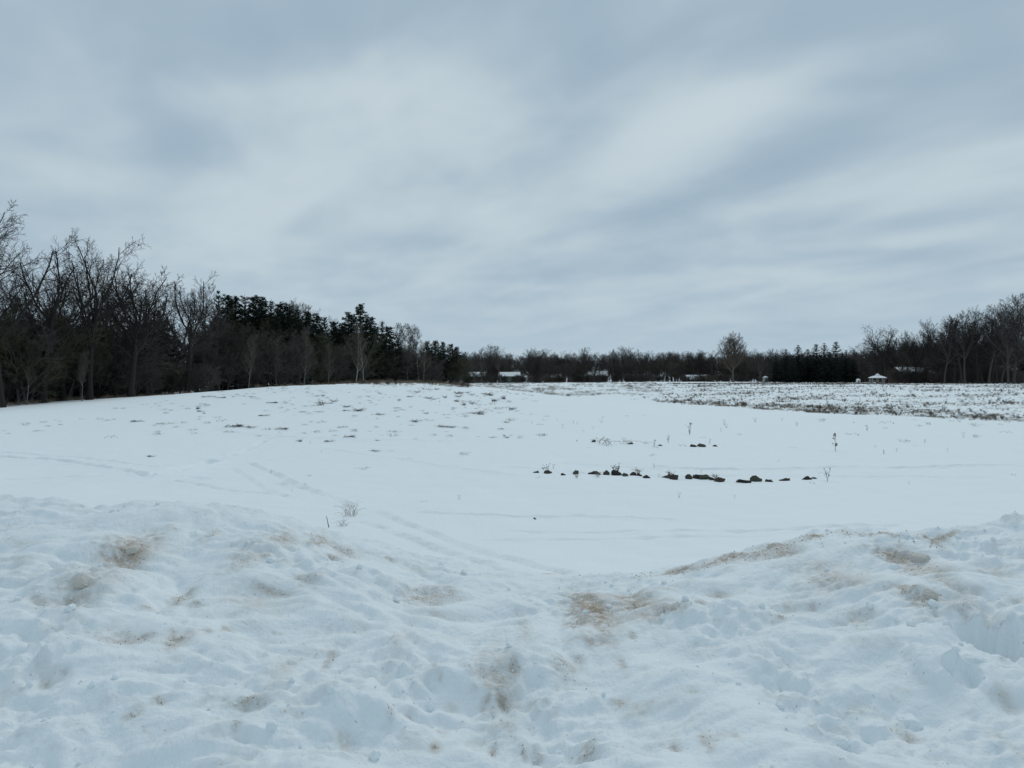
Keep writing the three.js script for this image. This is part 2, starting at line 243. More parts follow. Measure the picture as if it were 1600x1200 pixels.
{
  const X0 = -6, X1 = 6, Z0 = -6.2, Z1 = -0.8, W = 2048, H = 1536, d = new Uint8Array(W * H * 4), cells = new Map(), put = (k, o) => { if (!cells.has(k)) cells.set(k, []); cells.get(k).push(o); };
  for (const s of dirtSpots) for (let i = Math.floor((s.x - 2.2 * s.rx) * 2); i <= Math.floor((s.x + 2.2 * s.rx) * 2); i++) for (let j = Math.floor((s.z - 2.2 * s.rz) * 2); j <= Math.floor((s.z + 2.2 * s.rz) * 2); j++) put(i + ',' + j, s);
  const enc = (c) => Math.round(255 * (c <= 0.0031308 ? c * 12.92 : 1.055 * Math.pow(c, 1 / 2.4) - 0.055)), R = rng(77);
  for (let j = 0; j < H; j++) for (let i = 0; i < W; i++) {
    const x = lerp(X0, X1, (i + 0.5) / W), z = lerp(Z0, Z1, (j + 0.5) / H), k = (j * W + i) * 4;
    const grain = n2(x * 90, z * 90) * 0.5 + n2b(x * 160, z * 160) * 0.5, mid = fbm(x * 14, z * 17, 3), soft = fbm(x * 2.6 + 40, z * 3.4, 3, n2b);
    let m = 0.13 * sm(0.1, 0.75, soft + 0.35 * mid) + 0.3 * sm(0.42, 0.85, fbm(x * 7 + 11, z * 10, 3)) * sm(0, 0.5, soft + 0.3);                                     // old grey road film in patches
    let warm = 0.5 + 0.5 * fbm(x * 1.4 - 9, z * 1.6, 2);
    for (const s of cells.get(Math.floor(x * 2) + ',' + Math.floor(z * 2)) ?? []) {
      const a = (x - s.x) / (s.rx * 1.15) + 0.6 * mid, b = (z - s.z) / (s.rz * 1.15) + 0.6 * fbm(x * 12 + 50, z * 12, 2), q = a * a + b * b;
      if (q < 5) m += (1 - m) * 0.8 * s.s * Math.exp(-q * 0.8) * clamp(0.74 + 0.55 * grain + 0.5 * mid, 0.05, 1.2);
    }
    for (let q = 0; q + 1 < gritLine.length; q++) { // gritty seam along the right crest
      const A = gritLine[q], C = gritLine[q + 1]; if (x < A.x - 0.02 || x > C.x) continue;
      const zc = lerp(A.z, C.z, (x - A.x) / (C.x - A.x)) + 0.03 * n2(x * 5, 2), w = (0.05 + 0.045 * n2b(x * 2.6, 6)) * sm(0.75, 1.1, x), t = Math.abs(z - zc) / Math.max(0.02, w);
      if (t < 2) m = Math.max(m, (1 - sm(0.3, 1.8, t)) * (0.35 + 0.65 * sm(-0.4, 0.3, n2(x * 3.1 + 4, z * 3))) * clamp(0.6 + 0.7 * grain + 0.5 * mid, 0, 1));
    }
    if (R() < 0.0022 * (0.3 + sm(-0.2, 0.6, soft)) + 0.12 * m * m) m = Math.max(m, 0.75);                  // single grit grains
    m = clamp(m, 0, 0.92);
    const dr = lerp(0.27, 0.37, warm), dg = lerp(0.215, 0.275, warm), db = lerp(0.155, 0.18, warm), v = 1 + 0.025 * grain;
    d[k] = enc(lerp(0.765 * v, dr, m)); d[k + 1] = enc(lerp(0.83 * v, dg, m)); d[k + 2] = enc(lerp(0.855 * v, db, m)); d[k + 3] = 255;
  }
  const map = new THREE.DataTexture(d, W, H); map.colorSpace = THREE.SRGBColorSpace; map.magFilter = THREE.LinearFilter; map.wrapS = map.wrapT = THREE.MirroredRepeatWrapping; map.needsUpdate = true;
  const grainTex = noiseTexture(512, 24, 8, 0, 1, 5); grainTex.repeat.set(16, 7);
  const mat = new THREE.MeshPhysicalMaterial({ map, roughness: 0.62, specularIntensity: 0.35, bumpMap: grainTex, bumpScale: 0.0045 });
  const xs = [...grown(4.4, 0.014, 1.06, 16).slice(1).reverse().map((x) => -x), ...line(-4.4, 4.4, 0.014), ...grown(4.4, 0.014, 1.06, 16)];
  const zs = [...grown(5.6, 0.02, 1.06, 11).slice(1).reverse().map((q) => -q), ...line(-5.6, -1.7, 0.0135), ...grown(-1.7, 0.0135, 1.12, 5)];
  const g = sheet(xs, zs, bankH, (x, z) => [(x - X0) / (X1 - X0), (z - Z0) / (Z1 - Z0)]);
  tag(mesh('snow_bank', g, mat), 'lumpy ploughed snow bank stained with brown road grit', 'snow bank', null, 'structure');
}

// ------------------------------------------------------------------ bare trees
function bareTree(seed, o) { // returns { trunk, crown, h }: trunk with its limbs, and the branches and twigs
  const R = rng(seed), trunk = new Build(), crown = new Build(), rr = (a, b) => a + (b - a) * R(); let top = 0;
  const spread = (dir, ang, az) => { const a = Math.abs(dir.y) < 0.95 ? V(0, 1, 0) : V(1, 0, 0), s = V(0, 0, 0).crossVectors(dir, a).normalize(), t = V(0, 0, 0).crossVectors(s, dir); return dir.clone().multiplyScalar(Math.cos(ang)).addScaledVector(s, Math.sin(ang) * Math.cos(az)).addScaledVector(t, Math.sin(ang) * Math.sin(az)).normalize(); };
  function grow(p, dir, len, r, lvl) {
    const n = o.seg[lvl], pts = [p.clone()], rad = [r], dirs = [dir.clone()], tip = lvl === 0 ? r * o.taper : Math.max(o.thin, r * 0.4); let q = p.clone(), d = dir.clone();
    for (let k = 1; k <= n; k++) {
      d.add(V(rr(-1, 1), rr(-1, 1), rr(-1, 1)).multiplyScalar(o.wob[lvl])).add(V(0, o.lift[lvl], 0)).normalize();
      q = q.clone().addScaledVector(d, len / n); if (q.y < 0.1) q.y = 0.1; pts.push(q); rad.push(lerp(r, tip, k / n)); dirs.push(d.clone()); top = Math.max(top, q.y);
    }
    if (lvl === 0) rad[0] *= 1.35;
    (lvl < 2 ? trunk : crown).tube(pts, rad, lvl === 0 ? 7 : lvl === 1 ? 5 : 3);
    if (lvl >= o.kids.length) return;
    const count = Math.round(o.kids[lvl] * rr(0.8, 1.2)), az0 = rr(0, 6.28);
    for (let k = 0; k < count; k++) {
      const t = lerp(o.from[lvl], 1, (k + rr(0.1, 0.9)) / count), f = t * n, i = Math.min(n - 1, Math.floor(f)), at = pts[i].clone().lerp(pts[i + 1], f - i), rh = lerp(rad[i], rad[i + 1], f - i);
      const l = len * o.ratio[lvl] * lerp(1, o.tipShort[lvl], (t - o.from[lvl]) / (1 - o.from[lvl] + 1e-6)) * rr(0.7, 1.25);
      grow(at, spread(dirs[i + 1], rr(o.ang[lvl][0], o.ang[lvl][1]), az0 + k * 2.4 + rr(-0.5, 0.5)), l, Math.max(o.thin, rh * o.rr[lvl] * rr(0.8, 1.1)), lvl + 1);
    }
  }
  const stems = o.stems ?? 1;
  for (let s = 0; s < stems; s++) { const az = s / stems * 6.28 + R(), lean = o.lean ?? 0.05; grow(V(stems > 1 ? Math.cos(az) * (o.gap ?? 0.15) : 0, -0.1, stems > 1 ? Math.sin(az) * (o.gap ?? 0.15) : 0), V(Math.cos(az) * lean, 1, Math.sin(az) * lean).normalize(), o.len * rr(0.85, 1.1), o.r * (stems > 1 ? rr(0.6, 1) : 1), 0); }
  return { trunk: trunk.geo(), crown: crown.geo(), h: top };
}
const OAK = { len: 9, r: 0.2, taper: 0.34, thin: 0.0075, seg: [8, 7, 5, 3, 1], wob: [0.13, 0.22, 0.25, 0.25, 0.2], lift: [0.05, 0.07, 0.04, 0.03, 0.02], kids: [11, 9, 8, 7], from: [0.34, 0.25, 0.2, 0.15], ratio: [0.62, 0.5, 0.42, 0.42], tipShort: [0.6, 0.6, 0.6, 0.7], ang: [[0.6, 1.1], [0.5, 1.0], [0.5, 1.0], [0.4, 1.0]], rr: [0.74, 0.62, 0.52, 0.5] };
const SPREADING = { ...OAK, len: 7, r: 0.27, taper: 0.5, thin: 0.009, seg: [7, 9, 6, 3, 1], wob: [0.1, 0.2, 0.26, 0.26, 0.2], lift: [0.05, 0.09, 0.05, 0.03, 0.02], kids: [8, 9, 8, 6], from: [0.5, 0.22, 0.15, 0.1], ratio: [0.95, 0.42, 0.42, 0.42], tipShort: [0.85, 0.6, 0.6, 0.7], ang: [[0.3, 0.85], [0.5, 1.0], [0.5, 1.0], [0.4, 1.0]], rr: [0.62, 0.55, 0.5, 0.5] };
const UPRIGHT = { ...OAK, len: 12, r: 0.17, taper: 0.15, wob: [0.06, 0.12, 0.18, 0.2, 0.2], lift: [0.03, 0.12, 0.09, 0.06, 0.03], from: [0.35, 0.2, 0.15, 0.1], kids: [15, 8, 7, 5], ratio: [0.42, 0.5, 0.45, 0.45], tipShort: [0.4, 0.6, 0.6, 0.7], ang: [[0.45, 0.8], [0.4, 0.8], [0.4, 0.8], [0.3, 0.8]] };
const ASPEN = { ...UPRIGHT, r: 0.11, thin: 0.008, kids: [18, 8, 7, 5], from: [0.3, 0.15, 0.1, 0.1], ratio: [0.28, 0.5, 0.5, 0.5], ang: [[0.5, 0.85], [0.4, 0.8], [0.4, 0.8], [0.3, 0.8]] };
const BUSH = { ...OAK, len: 3.4, r: 0.06, taper: 0.3, stems: 7, gap: 0.4, lean: 0.35, thin: 0.0075, seg: [5, 4, 3, 2, 1], wob: [0.18, 0.22, 0.25, 0.25, 0.2], kids: [8, 7, 6, 6], from: [0.1, 0.1, 0.1, 0.1], ratio: [0.55, 0.55, 0.5, 0.5], ang: [[0.4, 0.9], [0.4, 1.0], [0.4, 1.0], [0.4, 1.0]] };
const THICKET = { ...OAK, len: 6.5, r: 0.1, stems: 3, gap: 0.5, lean: 0.18, thin: 0.008, wob: [0.1, 0.18, 0.22, 0.25, 0.2], lift: [0.03, 0.08, 0.05, 0.03, 0.02], kids: [10, 8, 7, 6], from: [0.18, 0.15, 0.1, 0.1], ratio: [0.5, 0.5, 0.45, 0.45], ang: [[0.5, 1.0], [0.5, 1.0], [0.4, 1.0], [0.4, 1.0]] };

function spruceTree(seed, h = 12, w = 2.6, low = 0.06) {
  const R = rng(seed), rr = (a, b) => a + (b - a) * R(), trunk = new Build(), crown = new Build();
  trunk.tube([V(0, -0.1, 0), V(rr(-0.05, 0.05), h * 0.5, 0), V(0, h, 0)], [h * 0.016, h * 0.009, 0.015], 6);
  const whorls = Math.round(h * 2.6);
  for (let k = 0; k < whorls; k++) {
    const t = (k + rr(0, 0.6)) / whorls, y = h * lerp(low, 0.985, t), reach = w * Math.pow(1 - t, 0.85) * rr(0.72, 1.12) + 0.12, n = Math.round(lerp(9, 4, t)), a0 = rr(0, 6.28);
    for (let b = 0; b < n; b++) {
      const az = a0 + b / n * 6.28 + rr(-0.25, 0.25), l = reach * rr(0.75, 1.15), dx = Math.cos(az), dz = Math.sin(az), droop = lerp(0.32, -0.35, t) * l, side = V(-dz, 0, dx);
      const pt = (s) => V(dx * l * s, y - droop * s + 0.22 * l * s * s, dz * l * s);
      trunk.tube([pt(0), pt(0.9)], [0.022, 0.008], 3);
      const m = Math.max(4, Math.round(l * 8));
      for (let q = 0; q < m; q++) {
        const s = (q + 0.6) / m, p = pt(s), sl = (0.16 + 0.34 * l * (1 - s * 0.7) * 0.5) * rr(0.7, 1.2);
        for (const sg of [-1, 1]) crown.blade(p, p.clone().addScaledVector(side, sg * sl * 0.85).add(V(dx * sl * 0.6, rr(-0.16, 0.02), dz * sl * 0.6)), 0.055 * rr(0.8, 1.5), V(dx * 0.7, rr(-0.5, 0.5), dz * 0.7));
        crown.blade(p, p.clone().add(V(dx * 0.12 + side.x * rr(-0.1, 0.1), -rr(0.12, 0.3), dz * 0.12 + side.z * rr(-0.1, 0.1))), 0.06, side);
      }
      crown.blade(pt(0.85), pt(1.08), 0.05, side);
    }
  }
  return { trunk: trunk.geo(), crown: crown.geo(), h };
}
function pineTree(seed, h = 14, w = 2.6, low = 0.3) {
  const R = rng(seed), rr = (a, b) => a + (b - a) * R(), trunk = new Build(), crown = new Build();
  trunk.tube([V(0, -0.1, 0), V(rr(-0.15, 0.15), h * 0.45, rr(-0.15, 0.15)), V(0, h * 0.97, 0)], [h * 0.017, h * 0.012, 0.03], 6);
  const n = 84;
  for (let k = 0; k < n; k++) {
    const t = (k + R()) / n, y = h * lerp(low, 0.97, t), shape = Math.sin(Math.PI * clamp(0.18 + t * 0.8, 0, 1)), l = w * (0.12 + 1.05 * shape * (1 - 0.6 * t)) * rr(0.55, 1.15), az = k * 2.4 + rr(-0.4, 0.4), dx = Math.cos(az), dz = Math.sin(az), rise = lerp(-0.1, 0.6, t) * l;
    const end = V(dx * l, y + rise * rr(0.3, 0.7), dz * l), mid = V(dx * l * 0.55, y + rise * 0.1, dz * l * 0.55);
    trunk.tube([V(0, y, 0), mid, end], [0.045, 0.03, 0.012], 3);
    const tufts = Math.max(3, Math.round(l * 5.5));
    for (let q = 0; q < tufts; q++) {
      const s = 0.3 + 0.7 * (q + R()) / tufts, c = s < 0.55 ? V(0, y, 0).lerp(mid, s / 0.55) : mid.clone().lerp(end, (s - 0.55) / 0.45); c.add(V(rr(-0.35, 0.35), rr(-0.12, 0.3), rr(-0.35, 0.35)));
      const m = 36;
      for (let j = 0; j < m; j++) { const d = V(rr(-1, 1), rr(-0.45, 1), rr(-1, 1)).normalize(), sd = V(rr(-1, 1), rr(-1, 1), rr(-1, 1)).cross(d).normalize(); crown.blade(c, c.clone().addScaledVector(d, rr(0.18, 0.4)), 0.024, sd); }
    }
  }
  return { trunk: trunk.geo(), crown: crown.geo(), h };
}
const bark = [matte(0.078, 0.071, 0.065), matte(0.036, 0.033, 0.031), matte(0.085, 0.076, 0.069), matte(0.105, 0.1, 0.095)];
const paleBark = matte(0.36, 0.34, 0.31), needle = [matte(0.020, 0.030, 0.021), matte(0.026, 0.034, 0.024), matte(0.024, 0.033, 0.031)], coniferBark = matte(0.06, 0.05, 0.043), twigRed = matte(0.088, 0.077, 0.073), twigTan = matte(0.125, 0.112, 0.092), twigOlive = matte(0.085, 0.088, 0.06);
const species = {
  spreading: [111, 112, 113, 114].map((s) => bareTree(s, SPREADING)), oak: [101, 102, 103, 104].map((s) => bareTree(s, OAK)), upright: [201, 202, 203, 204].map((s) => bareTree(s, UPRIGHT)), aspen: [301, 302].map((s) => bareTree(s, ASPEN)),
  bush: [401, 402, 403].map((s) => bareTree(s, BUSH)), thicket: [501, 502, 503].map((s) => bareTree(s, THICKET)),
  cottonwood: [bareTree(601, { ...UPRIGHT, len: 15, r: 0.34, stems: 2, gap: 0.3, lean: 0.1, thin: 0.014, from: [0.25, 0.2, 0.15, 0.1], kids: [15, 10, 8, 8], ang: [[0.5, 0.95], [0.4, 0.9], [0.4, 0.9], [0.3, 0.8]], ratio: [0.6, 0.5, 0.42, 0.42] })],
  spruce: [701, 702, 703].map((s, i) => spruceTree(s, 12, [4.0, 4.3, 3.6][i])), pine: [801, 802, 803].map((s, i) => pineTree(s, 14, [2.6, 3, 2.3][i], [0.25, 0.3, 0.2][i])),
};
function plant(name, sp, variant, x, z, h, label, category, group, barkMat, crownMat, wide = 1) {
  const s = species[sp][variant % species[sp].length], g = thing(name, label, category, group);
  mesh('trunk', s.trunk, barkMat, g); mesh('crown', s.crown, crownMat, g);
  g.position.set(x, fieldH(x, z) - 0.05, z); const k = h / s.h; g.scale.set(k * wide, k, k * wide); g.rotation.y = (x * 7.13 + z * 3.7) % 6.28; return g;
}
// a tree d metres ahead under photo column u whose top reaches photo row v
function treeAt(name, sp, variant, u, d, v, label, category, group, barkMat, crownMat, wide) { const x = (u - 800) / F * d, z = -d; return plant(name, sp, variant, x, z, EYE + (600 - v) / F * d - fieldH(x, z), label, category, group, barkMat, crownMat, wide); }

const ORD = ['leftmost', 'second', 'third', 'fourth', 'fifth', 'sixth', 'seventh', 'eighth', 'ninth', 'tenth', 'eleventh', 'twelfth', 'thirteenth', 'fourteenth', 'fifteenth', 'sixteenth', 'seventeenth', 'eighteenth', 'nineteenth', 'twentieth', 'twenty-first', 'twenty-second', 'twenty-third', 'twenty-fourth', 'twenty-fifth', 'twenty-sixth', 'twenty-seventh', 'twenty-eighth', 'twenty-ninth', 'thirtieth'];
const rank = (k) => (k ? ORD[k] + ' from the left' : 'leftmost');
const inOrder = (rows) => rows.sort((a, b) => a[0] - b[0]).map((r, k) => [...r, rank(k)]);

// ---- the wood along the left edge
treeAt('bare_tree', 'spreading', 0, 2, 50, 322, 'tall bare tree cut by the left edge of the photo', 'tree', null, bark[1], bark[1]);
treeAt('bare_tree', 'spreading', 1, 66, 56, 368, 'bare tree with a thin crown, second from the left edge', 'tree', null, bark[1], bark[1]);
treeAt('bare_tree', 'spreading', 2, 140, 60, 360, 'bare tree with crooked main limb, left of the broad dark crown', 'tree', null, bark[1], bark[1], 0.9);
treeAt('bare_tree', 'spreading', 3, 205, 64, 398, 'bare tree with broad dense dark crown in left woods', 'tree', null, bark[1], bark[1], 1.05);
treeAt('bare_tree', 'spreading', 1, 292, 82, 418, 'bare tree with stout trunk standing at a gap in the left woods', 'tree', null, bark[1], bark[1], 0.9);
const leftBack = 'bare trees along the left wood edge';
for (const [u, d, v, k, sp, m, nth] of inOrder([[30, 60, 412, 1, 'upright', 1], [112, 66, 450, 2, 'upright', 0], [172, 70, 440, 3, 'upright', 1], [236, 74, 432, 0, 'oak', 1], [265, 86, 448, 1, 'oak', 0], [318, 92, 440, 2, 'upright', 0], [-40, 48, 300, 2, 'oak', 1], [-110, 46, 290, 3, 'oak', 1], [98, 63, 400, 0, 'spreading', 1], [230, 72, 415, 3, 'spreading', 1], [460, 128, 462, 1, 'upright', 3], [480, 130, 472, 2, 'upright', 3], [518, 136, 492, 0, 'upright', 3], [448, 124, 468, 3, 'upright', 3]]))
  treeAt('bare_tree', sp, k, u, d, v, nth + ' of the grey bare trees crowded within the left woods', 'tree', leftBack, bark[m], bark[m]);
// dark conifers behind them
for (const [u, d, v, k, nth] of inOrder([[-60, 62, 430, 0], [8, 64, 478, 1], [45, 66, 486, 2], [85, 68, 500, 0], [120, 72, 508, 1], [160, 76, 505, 2], [210, 80, 500, 0], [240, 82, 482, 1], [258, 86, 500, 2]]))
  treeAt('conifer_tree', k === 1 ? 'spruce' : 'pine', k, u, d, v, nth + ' of the dark evergreens behind the left bare trees', 'tree', 'evergreens behind the left bare trees', coniferBark, needle[k], k === 1 ? 0.9 : 1.35);
treeAt('spruce_tree', 'spruce', 0, 341, 98, 451, 'dark pointed spruce at the left end of the pine row', 'tree', null, coniferBark, needle[0], 0.8);
for (const [u, d, v, k, nth] of inOrder([[356, 104, 462, 0], [368, 106, 461, 1], [382, 107, 459, 2], [396, 108, 459, 0], [410, 110, 462, 1], [424, 112, 466, 2], [438, 115, 470, 0], [452, 117, 474, 1], [466, 119, 479, 2], [480, 121, 484, 0], [494, 123, 488, 1], [508, 126, 492, 2], [522, 128, 500, 0], [534, 130, 506, 1]]))
  treeAt('pine_tree', k === 2 ? 'spruce' : 'pine', k, u, d, v + [5, -3, -1, 6, 0, 4, -4][Math.round(u) % 7], 'dark pine ' + nth + ' in the dense row of the left woods', 'tree', 'row of dark pines in the left woods', coniferBark, needle[k % 2], k === 2 ? 0.95 : 1.15);
treeAt('pine_tree', 'pine', 1, 545, 134, 486, 'dark pine just left of the tallest spire beside the rise', 'tree', null, coniferBark, needle[1], 1.1);
treeAt('pine_tree', 'pine', 2, 563, 135, 473, 'tallest dark evergreen spire right of the pine row', 'tree', null, coniferBark, needle[0], 1.25);
for (const [u, d, v, k, sp, nth] of inOrder([[578, 138, 492, 0, 'pine'], [597, 142, 499, 1, 'spruce'], [608, 146, 508, 0, 'pine'], [622, 150, 525, 2, 'spruce'], [586, 140, 510, 2, 'pine'], [640, 156, 540, 1, 'spruce'], [590, 139, 545, 0, 'spruce'], [572, 136, 560, 2, 'spruce']]))
  treeAt('conifer_tree', sp, k, u, d, v, nth + ' of the dark evergreens clumped right of the tallest spire', 'tree', 'evergreens right of the tallest spire', coniferBark, needle[k], 1.3);
for (const [u, d, v, k, nth] of inOrder([[668, 176, 532, 0], [680, 180, 531, 1], [692, 184, 533, 2], [704, 188, 536, 0], [713, 192, 541, 1]]))
  treeAt('pine_tree', 'pine', k, u, d, v, 'small dark pine ' + nth + ' at the right end of left woods', 'tree', 'pines at the right end of the left woods', coniferBark, needle[k % 2], 1.3);
treeAt('spruce_tree', 'spruce', 2, 727, 230, 548, 'small pointed spruce just right of the left woods', 'tree', null, coniferBark, needle[0], 0.9);
treeAt('aspen_tree', 'aspen', 0, 555, 126, 500, 'pale trunked tree in front of the tallest dark spire', 'tree', null, paleBark, twigTan);
treeAt('aspen_tree', 'aspen', 1, 568, 124, 525, 'shorter pale trunked tree right of the spire, in front of evergreens', 'tree', null, paleBark, twigTan);
for (const [u, d, v, k, nth] of inOrder([[628, 152, 504, 0], [645, 156, 504, 1], [655, 158, 508, 0], [662, 160, 530, 1], [637, 150, 515, 1]]))
  treeAt('aspen_tree', 'aspen', k, u, d, v, nth + ' of the slender pale trees between dark evergreens', 'tree', 'pale slender trees left of centre', matte(0.22, 0.205, 0.185), twigTan, 1.1);
for (const [u, d, v, nth] of [[42, 54, 530, 'leftmost pale sapling against the dark left woods'], [128, 58, 545, 'pale sapling below the crooked limbed tree'], [388, 92, 520, 'pale sapling before the left half of the pine row'], [432, 100, 530, 'pale sapling before the middle of the pine row'], [474, 106, 512, 'taller pale sapling before the right half of the pine row'], [512, 114, 535, 'short pale sapling near the right end of the pine row']])
  treeAt('sapling_tree', 'aspen', Math.round(u), u, d, v, nth, 'tree', 'pale saplings before the left woods', matte(0.17, 0.165, 0.155), twigTan, 0.9);
// brush along the wood's foot, each clump by itself
{
  const R = rng(900), spots = [];
  for (let k = 0; k < 40; k++) { const u = lerp(-30, 715, (k + R() * 0.9) / 40), d = table([[0, 53], [300, 80], [560, 126], [715, 182]])(u) + R() * 7; spots.push([u, d]); }
  spots.forEach(([u, d], k) => { const x = (u - 800) / F * d, low = u > 225 && u < 330; plant('thicket_tree', k % 3 ? 'thicket' : 'bush', k, x, -d, (low ? 4 : u > 330 && u < 570 ? 9.5 : 7.5) * (0.75 + 0.5 * R()), 'leafless thicket ' + (u < 120 ? 'under the trees at the left edge' : u < 225 ? 'below the broad dark crown in left woods' : low ? 'at the gap in the left woods' : u < 440 ? 'before the left half of the pine row' : u < 545 ? 'before the right half of the pine row' : u < 640 ? 'below the tallest evergreen spire' : 'at the right end of the left woods'), 'thicket', 'thickets along the left wood edge', bark[k % 4], [twigRed, bark[0], bark[3], twigOlive][k % 4], 1.15); });
}
// ---- far wood across the field: the trees that stand out
for (const [u, d, v, k, sp, nth] of inOrder([[752, 268, 541, 0, 'upright'], [768, 270, 535, 1, 'upright'], [782, 272, 539, 2, 'upright'], [818, 296, 545, 0, 'oak'], [832, 298, 540, 1, 'oak'], [852, 300, 544, 2, 'oak'], [872, 302, 547, 3, 'oak'], [890, 300, 548, 1, 'upright'], [914, 304, 541, 2, 'upright'], [938, 302, 549, 0, 'oak'], [956, 300, 545, 3, 'upright'], [972, 298, 538, 1, 'oak'], [990, 300, 544, 2, 'oak'], [1008, 302, 547, 3, 'oak'], [1030, 300, 550, 0, 'oak'], [1050, 298, 547, 1, 'oak'], [1072, 296, 548, 2, 'upright'], [1092, 294, 544, 3, 'oak'], [1110, 290, 546, 0, 'oak'], [1168, 280, 546, 1, 'oak'], [1188, 276, 543, 2, 'oak'], [1206, 272, 544, 3, 'upright'], [1224, 268, 543, 0, 'oak']]))
  treeAt('bare_tree', sp, k, u, d, v, nth + ' of the bare trees rising from the distant wood', 'tree', 'bare trees of the distant wood', bark[k % 3], bark[(k + 1) % 3], 1.15);
treeAt('cottonwood_tree', 'cottonwood', 0, 1145, 240, 516, 'tallest bare tree with tan crown above the distant wood', 'tree', null, matte(0.12, 0.1, 0.082), matte(0.13, 0.105, 0.085), 1.0);
[[1212, 197, 554], [1228, 198, 544], [1247, 200, 538], [1262, 196, 544], [1275, 198, 536], [1288, 200, 535], [1306, 197, 532], [1322, 192, 546], [1334, 190, 560], [1296, 190, 548], [1238, 192, 560]].sort((a, b) => a[0] - b[0]).forEach(([u, d, v], k) => treeAt('spruce_tree', 'spruce', k, u, d, v, u === 1306 ? 'tallest dark spruce of the clump right of centre' : 'dark spruce ' + rank(k) + ' in the clump right of centre', 'tree', u === 1306 ? null : 'spruces in the clump right of centre', coniferBark, needle[2], 1.5));
treeAt('bare_tree', 'spreading', 2, 1385, 172, 505, 'bare tree with round fan crown above the gazebo', 'tree', null, bark[1], bark[1], 1.15);
for (const [u, d, v, k, sp, nth] of inOrder([[1345, 205, 538, 0, 'oak'], [1330, 210, 543, 1, 'oak'], [1362, 190, 540, 2, 'oak'], [1418, 170, 514, 0, 'upright'], [1432, 168, 516, 3, 'oak'], [1456, 160, 494, 1, 'upright'], [1476, 156, 498, 2, 'upright'], [1492, 154, 490, 3, 'upright'], [1508, 150, 482, 0, 'upright'], [1528, 148, 474, 1, 'upright'], [1545, 145, 480, 2, 'upright'], [1558, 142, 474, 3, 'upright'], [1576, 138, 474, 0, 'upright'], [1592, 132, 462, 1, 'upright'], [1612, 126, 452, 2, 'upright'], [1640, 120, 450, 3, 'upright'], [1680, 120, 455, 0, 'upright'], [1720, 118, 455, 1, 'upright'], [1484, 172, 510, 1, 'oak'], [1400, 182, 524, 2, 'oak'], [1444, 176, 512, 0, 'oak'], [1466, 166, 500, 3, 'oak'], [1502, 160, 494, 0, 'oak'], [1536, 156, 486, 1, 'oak'], [1552, 152, 484, 3, 'oak'], [1584, 146, 480, 0, 'oak'], [1604, 140, 470, 2, 'oak'], [1370, 184, 522, 3, 'oak'], [1520, 165, 500, 3, 'oak'], [1565, 158, 500, 2, 'oak']]))
  treeAt('bare_tree', sp, k, u, d, v, nth + ' of the tall bare trees along the right side', 'tree', 'bare trees along the right side', bark[k % 2], bark[k % 2], 1.05);
